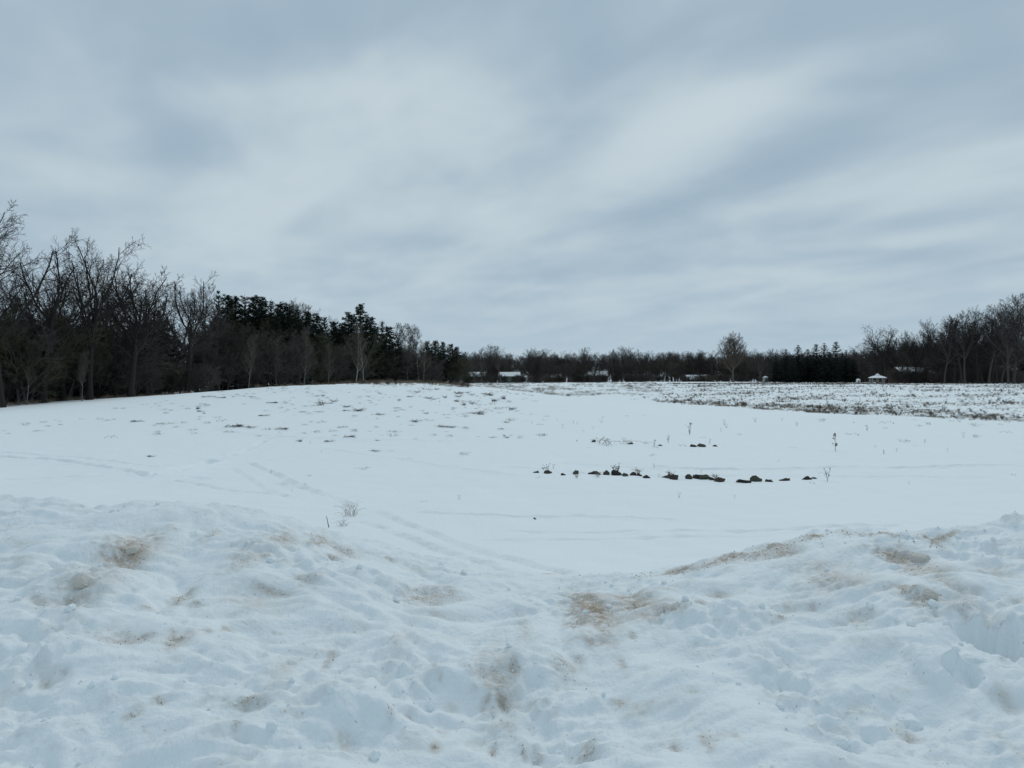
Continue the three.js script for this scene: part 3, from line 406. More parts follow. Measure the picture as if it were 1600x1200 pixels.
// ---- the woods behind, which read as one mass
function mass(name, label, geos, mat, spots, seed) {
  const R = rng(seed), g = mergeGeometries(geos), m = new THREE.InstancedMesh(g, mat, spots.length); m.name = numbered(name); m.castShadow = m.receiveShadow = true;
  const o = new THREE.Object3D(), c = new THREE.Color();
  spots.forEach(([x, z, k, w = 1], i) => { o.position.set(x, fieldH(x, z) - 0.06, z); o.scale.set(k * w, k, k * w); o.rotation.set(0, R() * 6.28, 0); o.updateMatrix(); m.setMatrixAt(i, o.matrix); const t = 0.75 + 0.5 * R(); m.setColorAt(i, c.setRGB(t, t * (0.94 + 0.1 * R()), t * (0.9 + 0.14 * R()))); });
  scene.add(m); return tag(m, label, 'woods', null, 'stuff');
}
{
  const windows = [[722, 764, 284], [776, 816, 304], [852, 884, 330], [888, 954, 322], [1060, 1120, 288], [1392, 1458, 176], [1515, 1590, 178]], open = (u, d) => windows.some(([a, b, c]) => u > a && u < b && d < c);
  const R = rng(1234), lists = { oak: [], upright: [], thicket: [], bush: [], pine: [] };
  const put = (sp, u, d, h) => { const v = Math.floor(R() * 2), x = (u - 800) / F * d, s = species[sp][v]; lists[sp].push([x, -d, h / s.h, 0.95 + 0.4 * R(), v]); };
  for (let k = 0; k < 300; k++) { const u = lerp(722, 1760, R()), right = sm(1240, 1460, u), d = lerp(310, 178, right) + R() * lerp(80, 60, right), top = lerp(547, lerp(550, 522, sm(1400, 1600, u)), right) + R() * 12; put(R() < 0.6 ? 'oak' : 'upright', u, d, (600 - top) / F * d + EYE - fieldH((u - 800) / F * d, -d)); }
  for (let k = 0; k < 330; k++) { const u = lerp(715, 1760, R()), right = sm(1240, 1460, u), d = lerp(286, 166, right) + R() * 70; const h = 7 + 6 * R(); if (!open(u, d) || R() < 0.3) put('thicket', u, d, h); }
  for (let k = 0; k < 260; k++) { const u = lerp(715, 1760, R()), right = sm(1240, 1460, u), d = lerp(278, 160, right) + R() * 40; const h = 2.6 + 2 * R(); if (!open(u, d) || R() < 0.5) put('bush', u, d, h); }
  const edge = table([[-300, 52], [0, 56], [300, 86], [560, 132], [715, 190]]), roof = table([[-300, 480], [0, 496], [230, 512], [330, 500], [420, 495], [520, 520], [640, 550], [715, 562]]);
  for (let k = 0; k < 210; k++) { const u = lerp(-300, 715, R()), d = edge(u) + 3 + R() * 40; if (u > 225 && u < 330 && d < 110 && R() < 0.7) continue; put(R() < 0.4 ? (u > 330 && u < 570 ? 'upright' : 'thicket') : R() < 0.6 ? 'upright' : 'oak', u, d, ((600 - roof(u)) / F * d + 1.6) * (0.7 + 0.38 * R())); }
  for (let k = 0; k < 190; k++) { const u = R() < 0.55 ? lerp(-300, 225, R()) : lerp(330, 715, R()), d = edge(u) - 1 + R() * 22; if (u > 330 && u < 570) put(R() < 0.4 ? 'upright' : 'thicket', u, d + 2, 6.5 + 4.5 * R()); else put('thicket', u, d, 3.5 + 3.5 * R()); }
  for (let k = 0; k < 110; k++) { const u = R() < 0.65 ? lerp(-300, 230, R()) : lerp(500, 715, R()), d = edge(u) - 2 + R() * 14; put('bush', u, d, 1.8 + 1.6 * R()); }
  for (let k = 0; k < 34; k++) { const u = R() < 0.5 ? lerp(-300, 215, R()) : lerp(345, 700, R()), d = edge(u) + 16 + R() * 30; put('pine', u, d, ((600 - roof(u)) / F * d + 1.6) * (0.8 + 0.25 * R())); }
  const mats = { oak: bark[2], upright: bark[3], thicket: bark[2], bush: twigRed, pine: needle[1] };
  for (const sp of Object.keys(lists)) for (const v of [0, 1]) {
    const list = lists[sp].filter((q) => q[4] === v).map((q) => q.slice(0, 4)); if (!list.length) continue;
    mass({ oak: 'distant_woods', upright: 'distant_woods', thicket: 'brushwood', bush: 'undergrowth', pine: 'evergreen_woods' }[sp], { oak: 'mass of bare trees deep in the woods', upright: 'mass of slender bare trees deep in the woods', thicket: 'tangle of leafless brush inside the woods', bush: 'low undergrowth along the foot of the woods', pine: 'dark evergreens deep in the left woods' }[sp], [species[sp][v].trunk, species[sp][v].crown], mats[sp], list, 50 + v);
  }
}

// ------------------------------------------------------------------ houses and sheds beyond the field
const roofSnow = matte(0.80, 0.84, 0.86), glass = new THREE.MeshPhysicalMaterial({ color: rgb(0.03, 0.035, 0.04), roughness: 0.1 }), trim = matte(0.55, 0.54, 0.5), darkDoor = matte(0.09, 0.06, 0.05);
const box = (w, h, d, x, y, z) => new THREE.BoxGeometry(w, h, d).translate(x, y, z);
function house(name, u, d, o, label) { // low gabled house, long side to the field, with snow lying on the roof
  const g = thing(name, label, 'house'), x = (u - 800) / F * d, z = -d, { w, wall = 2.7, rise = 1.6, deep = 7, color } = o;
  g.position.set(x, fieldH(x, z) - 0.1 + (o.lift ?? 0), z); g.rotation.y = o.turn ?? 0;
  mesh('wall', mergeGeometries([box(w, wall + 2, deep, 0, wall / 2 - 1, 0)]), color, g);
  const gable = new THREE.Shape([[-deep / 2, wall], [deep / 2, wall], [0, wall + rise]].map(([a, b]) => new THREE.Vector2(a, b)));
  for (const s of [-1, 1]) mesh('gable', new THREE.ExtrudeGeometry(gable, { depth: 0.12, bevelEnabled: false }).rotateY(Math.PI / 2).translate(s * (w / 2 - 0.07) - 0.06, 0.004, 0), color, g);
  const len = Math.hypot(deep / 2 + 0.5, rise * (deep / 2 + 0.5) / (deep / 2)), ang = Math.atan2(rise, deep / 2);
  const slope = (t, ww, ll, up) => new THREE.BoxGeometry(ww, t, ll).translate(0, up, ll / 2);
  for (const s of [-1, 1]) {
    const m = mesh('roof', slope(0.14, w + 0.9, len, 0), o.roof ?? matte(0.07, 0.065, 0.06), g); m.position.set(0, wall + rise + 0.06, 0); m.rotation.set(s > 0 ? ang : -ang, s > 0 ? 0 : Math.PI, 0); if (s < 0) m.rotation.set(ang, Math.PI, 0, 'YXZ');
    const sg = new THREE.BoxGeometry((w + 0.8) * (o.snow ?? 1), 0.16, len - 0.1, 40, 1, 6).translate((w * (1 - (o.snow ?? 1)) / 2) * -0.8, 0.15, len / 2), p = sg.attributes.position;
    for (let k = 0; k < p.count; k++) { const a = n2(p.getX(k) * 0.6 + u, p.getZ(k) * 0.7); if (p.getY(k) > 0.15) p.setY(k, p.getY(k) + 0.05 * a); else p.setX(k, p.getX(k) + 0.01 * a); }
    sg.computeVertexNormals(); mesh('roof_snow', sg, roofSnow, m);
  }
  if (o.chimney !== undefined) mesh('chimney', box(0.7, 1.5, 0.6, o.chimney, wall + rise + 0.35, 0.1), matte(0.2, 0.11, 0.085), g);
  const n = o.windows ?? Math.max(2, Math.floor(w / 3));
  for (let k = 0; k < n; k++) {
    const wx = lerp(-w / 2 + 1.2, w / 2 - 1.2, n > 1 ? k / (n - 1) : 0.5);
    if (k === (o.door ?? -1)) { const dr = mesh('door', box(0.95, 2.05, 0.06, wx, 1.08, deep / 2 + 0.035), darkDoor, g); mesh('door_frame', mergeGeometries([box(0.1, 2.15, 0.05, wx - 0.54, 1.1, deep / 2 + 0.03), box(0.1, 2.15, 0.05, wx + 0.54, 1.1, deep / 2 + 0.03)]), trim, dr); continue; }
    const wn = mesh('window', box(1.15, 1.1, 0.05, wx, 1.65, deep / 2 + 0.03), glass, g);
    mesh('window_frame', mergeGeometries([box(1.35, 0.1, 0.07, wx, 2.25, deep / 2 + 0.04), box(1.35, 0.1, 0.07, wx, 1.05, deep / 2 + 0.04), box(0.1, 1.1, 0.07, wx - 0.625, 1.65, deep / 2 + 0.04), box(0.1, 1.1, 0.07, wx + 0.625, 1.65, deep / 2 + 0.04), box(0.06, 1.1, 0.07, wx, 1.65, deep / 2 + 0.041)]), trim, wn);
  }
  return g;
}
house('house', 262, 122, { w: 8, color: matte(0.2, 0.2, 0.21), turn: 0.1, rise: 1.3, windows: 3, lift: 0.9 }, 'grey house with snowy roofline glimpsed through the left woods');
house('house', 741, 284, { w: 9, color: matte(0.11, 0.09, 0.08), wall: 2.6, windows: 3, snow: 0.95 }, 'low dark house with a thin snowy roof just right of left woods');
house('house', 796, 304, { w: 8.5, color: matte(0.1, 0.13, 0.12), lift: 0.1, windows: 3 }, 'small dark green house with bright snowy roof in the distant wood');
house('house', 868, 330, { w: 9, color: matte(0.14, 0.11, 0.095), lift: -0.4, windows: 3 }, 'short snow roofed house left of the long snowy roof');
house('house', 922, 322, { w: 15, color: matte(0.12, 0.1, 0.09), lift: 0.3, windows: 5, rise: 2 }, 'long snow roofed house in the middle of the distant wood');
house('house', 1090, 288, { w: 11.5, color: matte(0.085, 0.055, 0.045), wall: 2.2, rise: 1.5, snow: 0.45, windows: 4, lift: -1.0 }, 'low dark house with half snowy roof left of the tallest tree');
house('house', 1425, 182, { w: 8.6, color: matte(0.1, 0.06, 0.048), wall: 2.5, rise: 1.4, snow: 0.85, windows: 4, door: 2, chimney: 2.6, roof: matte(0.09, 0.05, 0.04) }, 'red brick house with patchy snowy roof behind right trees');
house('house', 1550, 192, { w: 9.5, color: matte(0.16, 0.14, 0.12), turn: -0.35, rise: 1.7, windows: 3, lift: 0.4 }, 'house with slanting snowy roof deep among the right trees');
{ // brush standing in front of the houses
  const R = rng(606);
  for (const [u0, u1, d, n, h, what] of [[722, 764, 272, 6, 4.8, 'low dark house beside the left woods'], [778, 815, 290, 5, 3.6, 'small green house in the far wood'], [850, 885, 316, 5, 4.2, 'short house left of the long roof'], [893, 955, 308, 9, 3.8, 'long snow roofed house'], [1060, 1120, 276, 7, 3.4, 'low house with half snowy roof'], [1392, 1458, 166, 11, 4, 'red brick house'], [1515, 1595, 164, 12, 4.6, 'house among the right trees'], [1185, 1208, 208, 2, 2.5, 'small pale shed']])
    for (let k = 0; k < n; k++) { const u = lerp(u0, u1, (k + R()) / n), dd = d + 5 * R(), x = (u - 800) / F * dd; plant('leafless_shrub', k % 2 ? 'bush' : 'thicket', k, x, -dd, h * (0.6 + 0.7 * R()), 'leafless shrub in front of the ' + what, 'shrub', 'shrubs before the ' + what, bark[k % 3], [twigRed, bark[0], twigOlive][k % 3], 1.1); }
}
{ // gazebo: eight posts, rail, snow-capped roof with a lantern top
  const d = 156, x = (1371 - 800) / F * d, z = -d, g = thing('gazebo', 'white roofed garden gazebo at the far edge of the field', 'gazebo'); g.position.set(x, fieldH(x, z), z); g.scale.set(1, 0.72, 1);
  const wood = matte(0.3, 0.28, 0.25);
  mesh('floor', new THREE.CylinderGeometry(1.55, 1.6, 0.25, 8).translate(0, 0.1, 0), wood, g);
  for (let k = 0; k < 8; k++) { const a = (k + 0.5) / 8 * 6.283; mesh('post', box(0.12, 1.6, 0.12, Math.cos(a) * 1.42, 1.0, Math.sin(a) * 1.42), wood, g); }
  for (let k = 0; k < 7; k++) { const a = (k + 0.5) / 8 * 6.283, b = (k + 1.5) / 8 * 6.283, m = mesh('rail', new THREE.BoxGeometry(1.0, 0.08, 0.06), wood, g); m.position.set((Math.cos(a) + Math.cos(b)) * 0.71, 0.85, (Math.sin(a) + Math.sin(b)) * 0.71); m.rotation.y = -(a + b) / 2 + Math.PI / 2; }
  const r = mesh('roof', new THREE.LatheGeometry([[1.95, 1.72], [1.95, 1.84], [1.5, 2.12], [0.8, 2.42], [0.4, 2.55], [0.4, 2.8], [0.5, 2.8], [0.02, 3.1]].map(([a, b]) => new THREE.Vector2(a, b)), 8), matte(0.78, 0.81, 0.83), g);
  mesh('finial', new THREE.SphereGeometry(0.07, 8, 6).translate(0, 3.15, 0), wood, r);
}
function shed(u, d, w, h, color, label) {
  const x = (u - 800) / F * d, z = -d, g = thing('garden_shed', label, 'shed'); g.position.set(x, fieldH(x, z) - 0.05, z);
  mesh('wall', box(w, h, w * 0.8, 0, h / 2, 0), color, g);
  const s = new THREE.Shape([[-w * 0.6, h], [w * 0.6, h], [0, h + w * 0.35]].map(([a, b]) => new THREE.Vector2(a, b)));
  mesh('roof', new THREE.ExtrudeGeometry(s, { depth: w * 0.95, bevelEnabled: false }).translate(0, 0.003, -w * 0.475), roofSnow, g);
  mesh('door', box(w * 0.35, h * 0.75, 0.05, 0, h * 0.4, w * 0.4 + 0.028), darkDoor, g);
}
shed(1341, 160, 0.7, 0.9, matte(0.62, 0.62, 0.6), 'tiny white shed left of the gazebo');
shed(1196, 216, 1.3, 1.5, matte(0.35, 0.35, 0.34), 'small pale shed left of the spruce clump');

// ------------------------------------------------------------------ stones showing through the snow
const stoneMats = [matte(0.05, 0.046, 0.042), matte(0.07, 0.06, 0.05), matte(0.042, 0.04, 0.04), matte(0.075, 0.075, 0.06)];
const stoneGeos = [1, 2, 3, 4, 5, 6].map((s) => {
  const g = new THREE.IcosahedronGeometry(1, 3), p = g.attributes.position, R = rng(s * 91), cuts = Array.from({ length: 12 }, () => [V(R() - 0.5, R() - 0.35, R() - 0.5).normalize(), 0.4 + 0.36 * R()]);
  for (let k = 0; k < p.count; k++) { const q = V(p.getX(k), p.getY(k), p.getZ(k)); for (const [n, c] of cuts) { const e = q.dot(n) - c; if (e > 0) q.addScaledVector(n, -e); } q.multiplyScalar(1.15 + 0.3 * n3(q.x * 1.7 + s * 9, q.y * 1.7, q.z * 1.7) + 0.08 * n3(q.x * 5, q.y * 5, q.z * 5 + s)); p.setXYZ(k, q.x, q.y, q.z); }
  g.computeVertexNormals(); return g;
});
stoneMats.forEach((m) => { m.flatShading = true; });
function stone(u, v, wpx, hpx, k, label, group) {
  const p = field(u, v), s = wpx / F * -p.z / 2 * 1.12, h = hpx / F * -p.z, m = mesh('stone', stoneGeos[k % 6], stoneMats[k % 4]);
  m.scale.set(s * 1.15, Math.max(h * 1.1, s * 0.4), s * 0.9); m.position.set(p.x, p.y + h * 0.12, p.z); m.rotation.set(0.35 * Math.sin(k * 2.3), k * 1.7, 0.3 * Math.sin(k * 4.1)); return tag(m, label, 'stone', group);
}
// row across the field: [photo column, row, width px, height px, label]
[[838.5, 738.5, 10, 2.5, 'flat sliver of stone at the left end of the stone row'], [857, 739.5, 12, 5, 'stone with weed stems at the left end of the row'], [879, 742.5, 8, 4, 'small low stone just in front of the row, third from left'], [900, 740.5, 13, 5, 'lone low stone, fourth from the left in the row'], [929, 740.5, 16, 6, 'smooth low stone left of the bushy dead weed'], [948, 741.5, 10, 8, 'greenish upright stone beside the bushy dead weed'], [961, 742, 15, 8, 'dark stone under the bushy dead weed'], [975, 744, 9, 5, 'small stone right of the bushy dead weed'], [990, 742, 12, 6, 'left stone of the close pair near the row middle'], [998, 744, 8, 6, 'right stone of the close pair near the row middle'], [1011, 746.5, 12, 5, 'low stone right of the close pair in the row'], [1044, 746.5, 13, 7, 'left stone of the dark twins in mid row'], [1055, 748.5, 14, 7, 'right stone of the dark twins in mid row'], [1077, 748, 11, 7, 'pointed stone left of the tight cluster in the row'], [1089.5, 747.5, 16, 8, 'biggest stone of the tight cluster, second in it'], [1104, 748.5, 16, 7, 'third stone of the tight cluster in the row'], [1112, 750, 9, 5, 'small stone within the tight cluster of the row'], [1124.5, 752.5, 14, 9, 'dark block ending the tight cluster on its right'], [1165, 754, 24, 4, 'long flat slab in the right half of the row'], [1182, 752, 17, 9, 'peaked stone behind the long flat slab'], [1201, 752.5, 14, 4, 'thin stone right of the peaked stone'], [1226, 751, 15, 4, 'flat stone third from the right end of row'], [1260, 749, 12, 6, 'peaked stone second from the right end of row'], [1272, 748, 9, 2.5, 'last flat stone at the right end of the row']]
  .forEach(([u, v, w, h, label], k) => stone(u, v, w, h, k, label, 'row of stones across the snowy field'));
[[928, 690.5, 9, 3, 'low dark stone left among the bent weeds behind the row'], [986, 693.5, 7, 3, 'small dark stone right of the bent weeds behind the row'], [1032, 696.5, 6, 2.5, 'tiny stone left of the back pair behind the row'], [1082, 698, 10, 3, 'left stone of the back pair behind the row'], [1094, 698, 12, 5, 'largest stone of those behind the main row'], [1117, 697.5, 9, 3, 'small stone right of the back pair behind the row'], [835, 811, 5, 2.5, 'single dark pebble alone in the near smooth snow']]
  .forEach(([u, v, w, h, label], k) => stone(u, v, w, h, k + 3, label, 'stones behind the main row'));

// ------------------------------------------------------------------ dead weeds and grasses
const straw = [matte(0.19, 0.16, 0.122), matte(0.115, 0.094, 0.075), matte(0.24, 0.205, 0.16), matte(0.075, 0.062, 0.053)];
function weed(seed, o) { // stems up to 1 m tall; { stem, head }
  const R = rng(seed), rr = (a, b) => a + (b - a) * R(), stem = new Build(), head = new Build();
  for (let s = 0; s < o.stems; s++) {
    const az = rr(0, 6.28), lean = rr(o.lean[0], o.lean[1]), h = rr(0.55, 1), pts = [], rad = [], n = 6, bend = rr(o.bend[0], o.bend[1]); let q = V(rr(-o.gap, o.gap), -0.05, rr(-o.gap, o.gap)), d = V(Math.cos(az) * lean, 1, Math.sin(az) * lean).normalize();
    for (let k = 0; k <= n; k++) { pts.push(q.clone()); rad.push(lerp(o.r, o.r * 0.5, k / n)); d.add(V(Math.cos(az) * bend / n * k * 0.6, -bend / n * k * 0.5, Math.sin(az) * bend / n * k * 0.6)).normalize(); q = q.clone().addScaledVector(d, h / n); if (q.y < 0.02) q.y = 0.02; }
    stem.tube(pts, rad, 4);
    for (let b = 0; b < o.branches; b++) {
      const i = Math.floor(rr(2.3, n)), p = pts[i], a2 = rr(0, 6.28), l = rr(0.08, 0.3) * h, e = p.clone().add(V(Math.cos(a2) * l * 0.7, l * rr(0.4, 0.9), Math.sin(a2) * l * 0.7));
      stem.tube([p, p.clone().lerp(e, 0.5).add(V(0, -0.02, 0)), e], [o.r * 0.6, o.r * 0.5, o.r * 0.4], 3); if (o.head) knob(head, e, o.head * rr(0.6, 1.2), R);
    }
    if (o.head) knob(head, pts[n], o.head * rr(0.9, 1.5), R);
  }
  return { stem: stem.geo(), head: o.head ? head.geo() : null };
}
function knob(b, p, r, R) { for (let k = 0; k < 9; k++) { const d = V(R() - 0.5, R() - 0.3, R() - 0.5).normalize(), s = V(R() - 0.5, R() - 0.5, R() - 0.5).cross(d).normalize(); b.blade(p, p.clone().addScaledVector(d, r * 1.6), r * 0.5, s); } }
const weedKinds = {
  spike: weed(11, { stems: 1, lean: [0, 0.03], bend: [0, 0.05], gap: 0.01, r: 0.013, branches: 9, head: 0.035 }), branched: weed(12, { stems: 3, lean: [0.1, 0.45], bend: [-0.1, 0.2], gap: 0.03, r: 0.011, branches: 4, head: 0.03 }),
  bushy: weed(13, { stems: 9, lean: [0.1, 0.6], bend: [0, 0.5], gap: 0.12, r: 0.012, branches: 6, head: 0.03 }), thin: weed(14, { stems: 3, lean: [0.1, 0.35], bend: [-0.1, 0.1], gap: 0.04, r: 0.011, branches: 1, head: 0.03 }),
  bent: weed(15, { stems: 7, lean: [0.2, 0.7], bend: [0.8, 2.4], gap: 0.3, r: 0.011, branches: 2, head: 0.022 }), grass: weed(16, { stems: 26, lean: [0.1, 0.7], bend: [0.1, 1.4], gap: 0.3, r: 0.006, branches: 0 }), sedge: weed(19, { stems: 16, lean: [0.15, 0.9], bend: [0.2, 1.6], gap: 0.22, r: 0.026, branches: 0 }), stick: weed(17, { stems: 1, lean: [0.2, 0.22], bend: [0, 0], gap: 0.01, r: 0.03, branches: 0 }), arch: weed(18, { stems: 2, lean: [0.3, 0.5], bend: [2.2, 2.9], gap: 0.08, r: 0.012, branches: 1, head: 0.03 }),
};
function weedAt(name, kind, u, v, hpx, mat, label, category, group, wide = 1, turn = 0) {
  const p = field(u, v), g = thing(name, label, category, group), s = hpx / F * -p.z, w = weedKinds[kind];
  mesh('stem', w.stem, mat, g); if (w.head) mesh('seed_head', w.head, mat, g); g.position.copy(p); g.scale.set(s * wide, s, s * wide); g.rotation.y = turn; return g;
}
weedAt('dead_weed', 'spike', 1305, 705, 34, straw[3], 'tall upright dark seed spike standing alone on the right', 'weed', null, 0.9);
weedAt('dead_weed', 'branched', 1294, 752, 27, straw[3], 'branched dead weed just beyond the right end of stones', 'weed', null, 0.9, 0.6);
weedAt('dead_weed', 'bushy', 963, 742, 21, straw[1], 'bushy dead weed growing among the row of stones', 'weed', null, 0.9);
weedAt('dead_weed', 'branched', 856, 738, 18, straw[1], 'thin forked weed at the left end of the stones', 'weed', null, 1, 2);
weedAt('dead_weed', 'thin', 1078, 679, 25, straw[1], 'pair of thin straight stems behind the stone row', 'weed', null, 1.2, 1);
weedAt('dead_weed', 'bent', 945, 693, 20, straw[1], 'tangle of bent stems left behind the stone row', 'weed', null, 1.8, 0.4);
weedAt('dead_weed', 'bent', 978, 694, 16, straw[1], 'bent stems just right of the tangle behind the row', 'weed', null, 1.4, 2.4);
weedAt('dead_weed', 'branched', 1044, 692, 16, straw[0], 'short forked stem between the bent weeds and back stones', 'weed', null, 0.8, 3);
weedAt('dead_weed', 'arch', 1064, 697, 12, straw[1], 'arched stems just left of the back stones', 'weed', null, 1.5, 1.4);
weedAt('dead_weed', 'arch', 1020, 712, 13, straw[0], 'arched stem alone between the two stone lines', 'weed', null, 1.2, 0.2);
weedAt('dead_weed', 'bushy', 1048, 745, 12, straw[1], 'small weed above the dark twin stones', 'weed', null, 1.3, 1.2);
weedAt('dead_weed', 'bushy', 1118, 750, 13, straw[1], 'small weed above the tight stone cluster', 'weed', null, 1.2, 2.2);
weedAt('dead_weed', 'arch', 174, 684, 15, straw[0], 'arched broken stem alone on the far left snow', 'weed', null, 1.3, 0.5);
weedAt('dead_weed', 'stick', 514, 824, 25, straw[3], 'dark broken stick poking up behind the near snow bank', 'stick', null, 1, 1.57);
weedAt('grass_tuft', 'grass', 548, 806, 36, straw[2], 'straw coloured grass tuft behind the left snow bank', 'grass', null, 0.9);
weedAt('grass_tuft', 'grass', 535, 822, 20, straw[0], 'short grass tuft right at the bank crest beside the stick', 'grass', null, 1.1, 1);
weedAt('dead_weed', 'thin', 1061, 778, 12, straw[1], 'short stem in front of the dark twin stones', 'weed', null, 1, 0);
weedAt('dead_weed', 'thin', 1148, 780, 9, straw[0], 'tiny stem in front of the long flat slab', 'weed', null, 1, 2);
{ // scattered stems poking through the smooth snow
  const R = rng(4242);
  const put = (n, u0, u1, v0, v1, kinds, h0, h1, label, group) => { for (let k = 0; k < n; k++) { const u = lerp(u0, u1, R()), v = lerp(v0, v1, R() ** 1.3); weedAt('dead_weed', kinds[k % kinds.length], u, v, lerp(h0, h1, R()), straw[Math.floor(R() * 3)], label, 'weed', group, 0.9 + R(), R() * 6.28); } };
  put(26, 1120, 1600, 655, 690, ['arch', 'thin', 'bent'], 5, 14, 'thin bent stem in the snow below the right meadow', 'stems below the right meadow');
  put(14, 1200, 1600, 690, 800, ['thin', 'arch'], 4, 9, 'tiny stem on the smooth snow at the right', 'stems on the right snow');
  put(14, 820, 1120, 640, 690, ['thin', 'arch'], 4, 9, 'tiny stem on the smooth snow behind the stones', 'stems behind the stones');
  put(12, 835, 1140, 730, 748, ['bushy', 'thin', 'arch'], 5, 12, 'thin dry stalk among the row of stones', 'stalks among the stones');
  put(9, 920, 1140, 684, 700, ['bent', 'arch', 'thin'], 5, 12, 'thin dry stalk among the stones behind the row', 'stalks among the back stones');
  put(16, 380, 780, 680, 790, ['arch', 'bent', 'thin'], 4, 10, 'small stem on the smooth snow below the rise', 'stems below the rise');
}
// matted grass streaks laid flat by the wind on the rise
function mat(seed, o) { const R = rng(seed), b = new Build(); for (let k = 0; k < o; k++) { const q = (R() + R() - 1) * 0.6, a = V(q, 0.01 + 0.05 * R(), (R() - 0.5) * 0.5 + 0.3 * Math.sin(q * 7 + seed)), d = V((R() - 0.35) * 0.7, 0.02 + 0.26 * R() * R(), (R() - 0.5) * 0.5), s = V(-d.z, 0.12, d.x).normalize(); b.blade(a, a.clone().add(d.multiplyScalar(0.75)), 0.017, s); } return b.geo(); }
const mats = [mat(1, 80), mat(2, 120), mat(3, 50), mat(4, 150)];
{
  const R = rng(555), seen = [[592, 648, 1.5], [540, 642, 1.0], [325, 621, 2.4], [345, 622, 1.4], [312, 643, 1.1], [212, 659, 1.3], [250, 662, 0.9], [365, 667, 1.8], [390, 668, 1.3], [410, 650, 1.2], [500, 634, 1.2], [425, 630, 1.5], [690, 667, 1.6], [705, 668, 1.2], [770, 684, 0.9], [545, 683, 1.1], [585, 705, 0.9], [513, 690, 0.9], [535, 668, 1.2], [440, 671, 1.2], [675, 624, 1.3], [640, 620, 1.2], [620, 638, 1.2]];
  const one = (u, v, s, label, group, k) => { const p = field(u, v), g = thing('grass_patch', label, 'grass', group); mesh('blades', mats[k % 4], straw[[3, 1, 0, 1][k % 4]], g); g.position.copy(p); g.scale.set(s, s * 0.9, s); g.rotation.y = (R() - 0.5) * 0.5; };
  seen.forEach(([u, v, s], k) => one(u, v, s * 0.42, 'dark streak of matted grass on the left rise', 'matted grass streaks on the left rise', k));
  for (let k = 0; k < 150; k++) {
    const u = lerp(190, 800, Math.sqrt(R())), lo = table([[190, 655], [350, 630], [560, 614], [700, 608], [800, 622]])(u), v = lo + R() * R() * 85; if (n2(u / 55, v / 22) < -0.25) continue;
    if (k % 4 === 0) one(u, v, 0.16 + 0.3 * R() * R(), 'small tuft of flattened grass on the left rise', 'small grass tufts on the left rise', Math.floor(R() * 4));
    else weedAt('dead_weed', ['sedge', 'bent', 'sedge', 'arch'][Math.floor(R() * 4)], u, v, 4 + 8 * R() * R(), straw[[3, 1, 1, 0][Math.floor(R() * 4)]], 'broken stems sticking out of the snow on the left rise', 'weed', 'broken stems on the left rise', 1 + 1.5 * R(), R() * 6.28);
  }
}
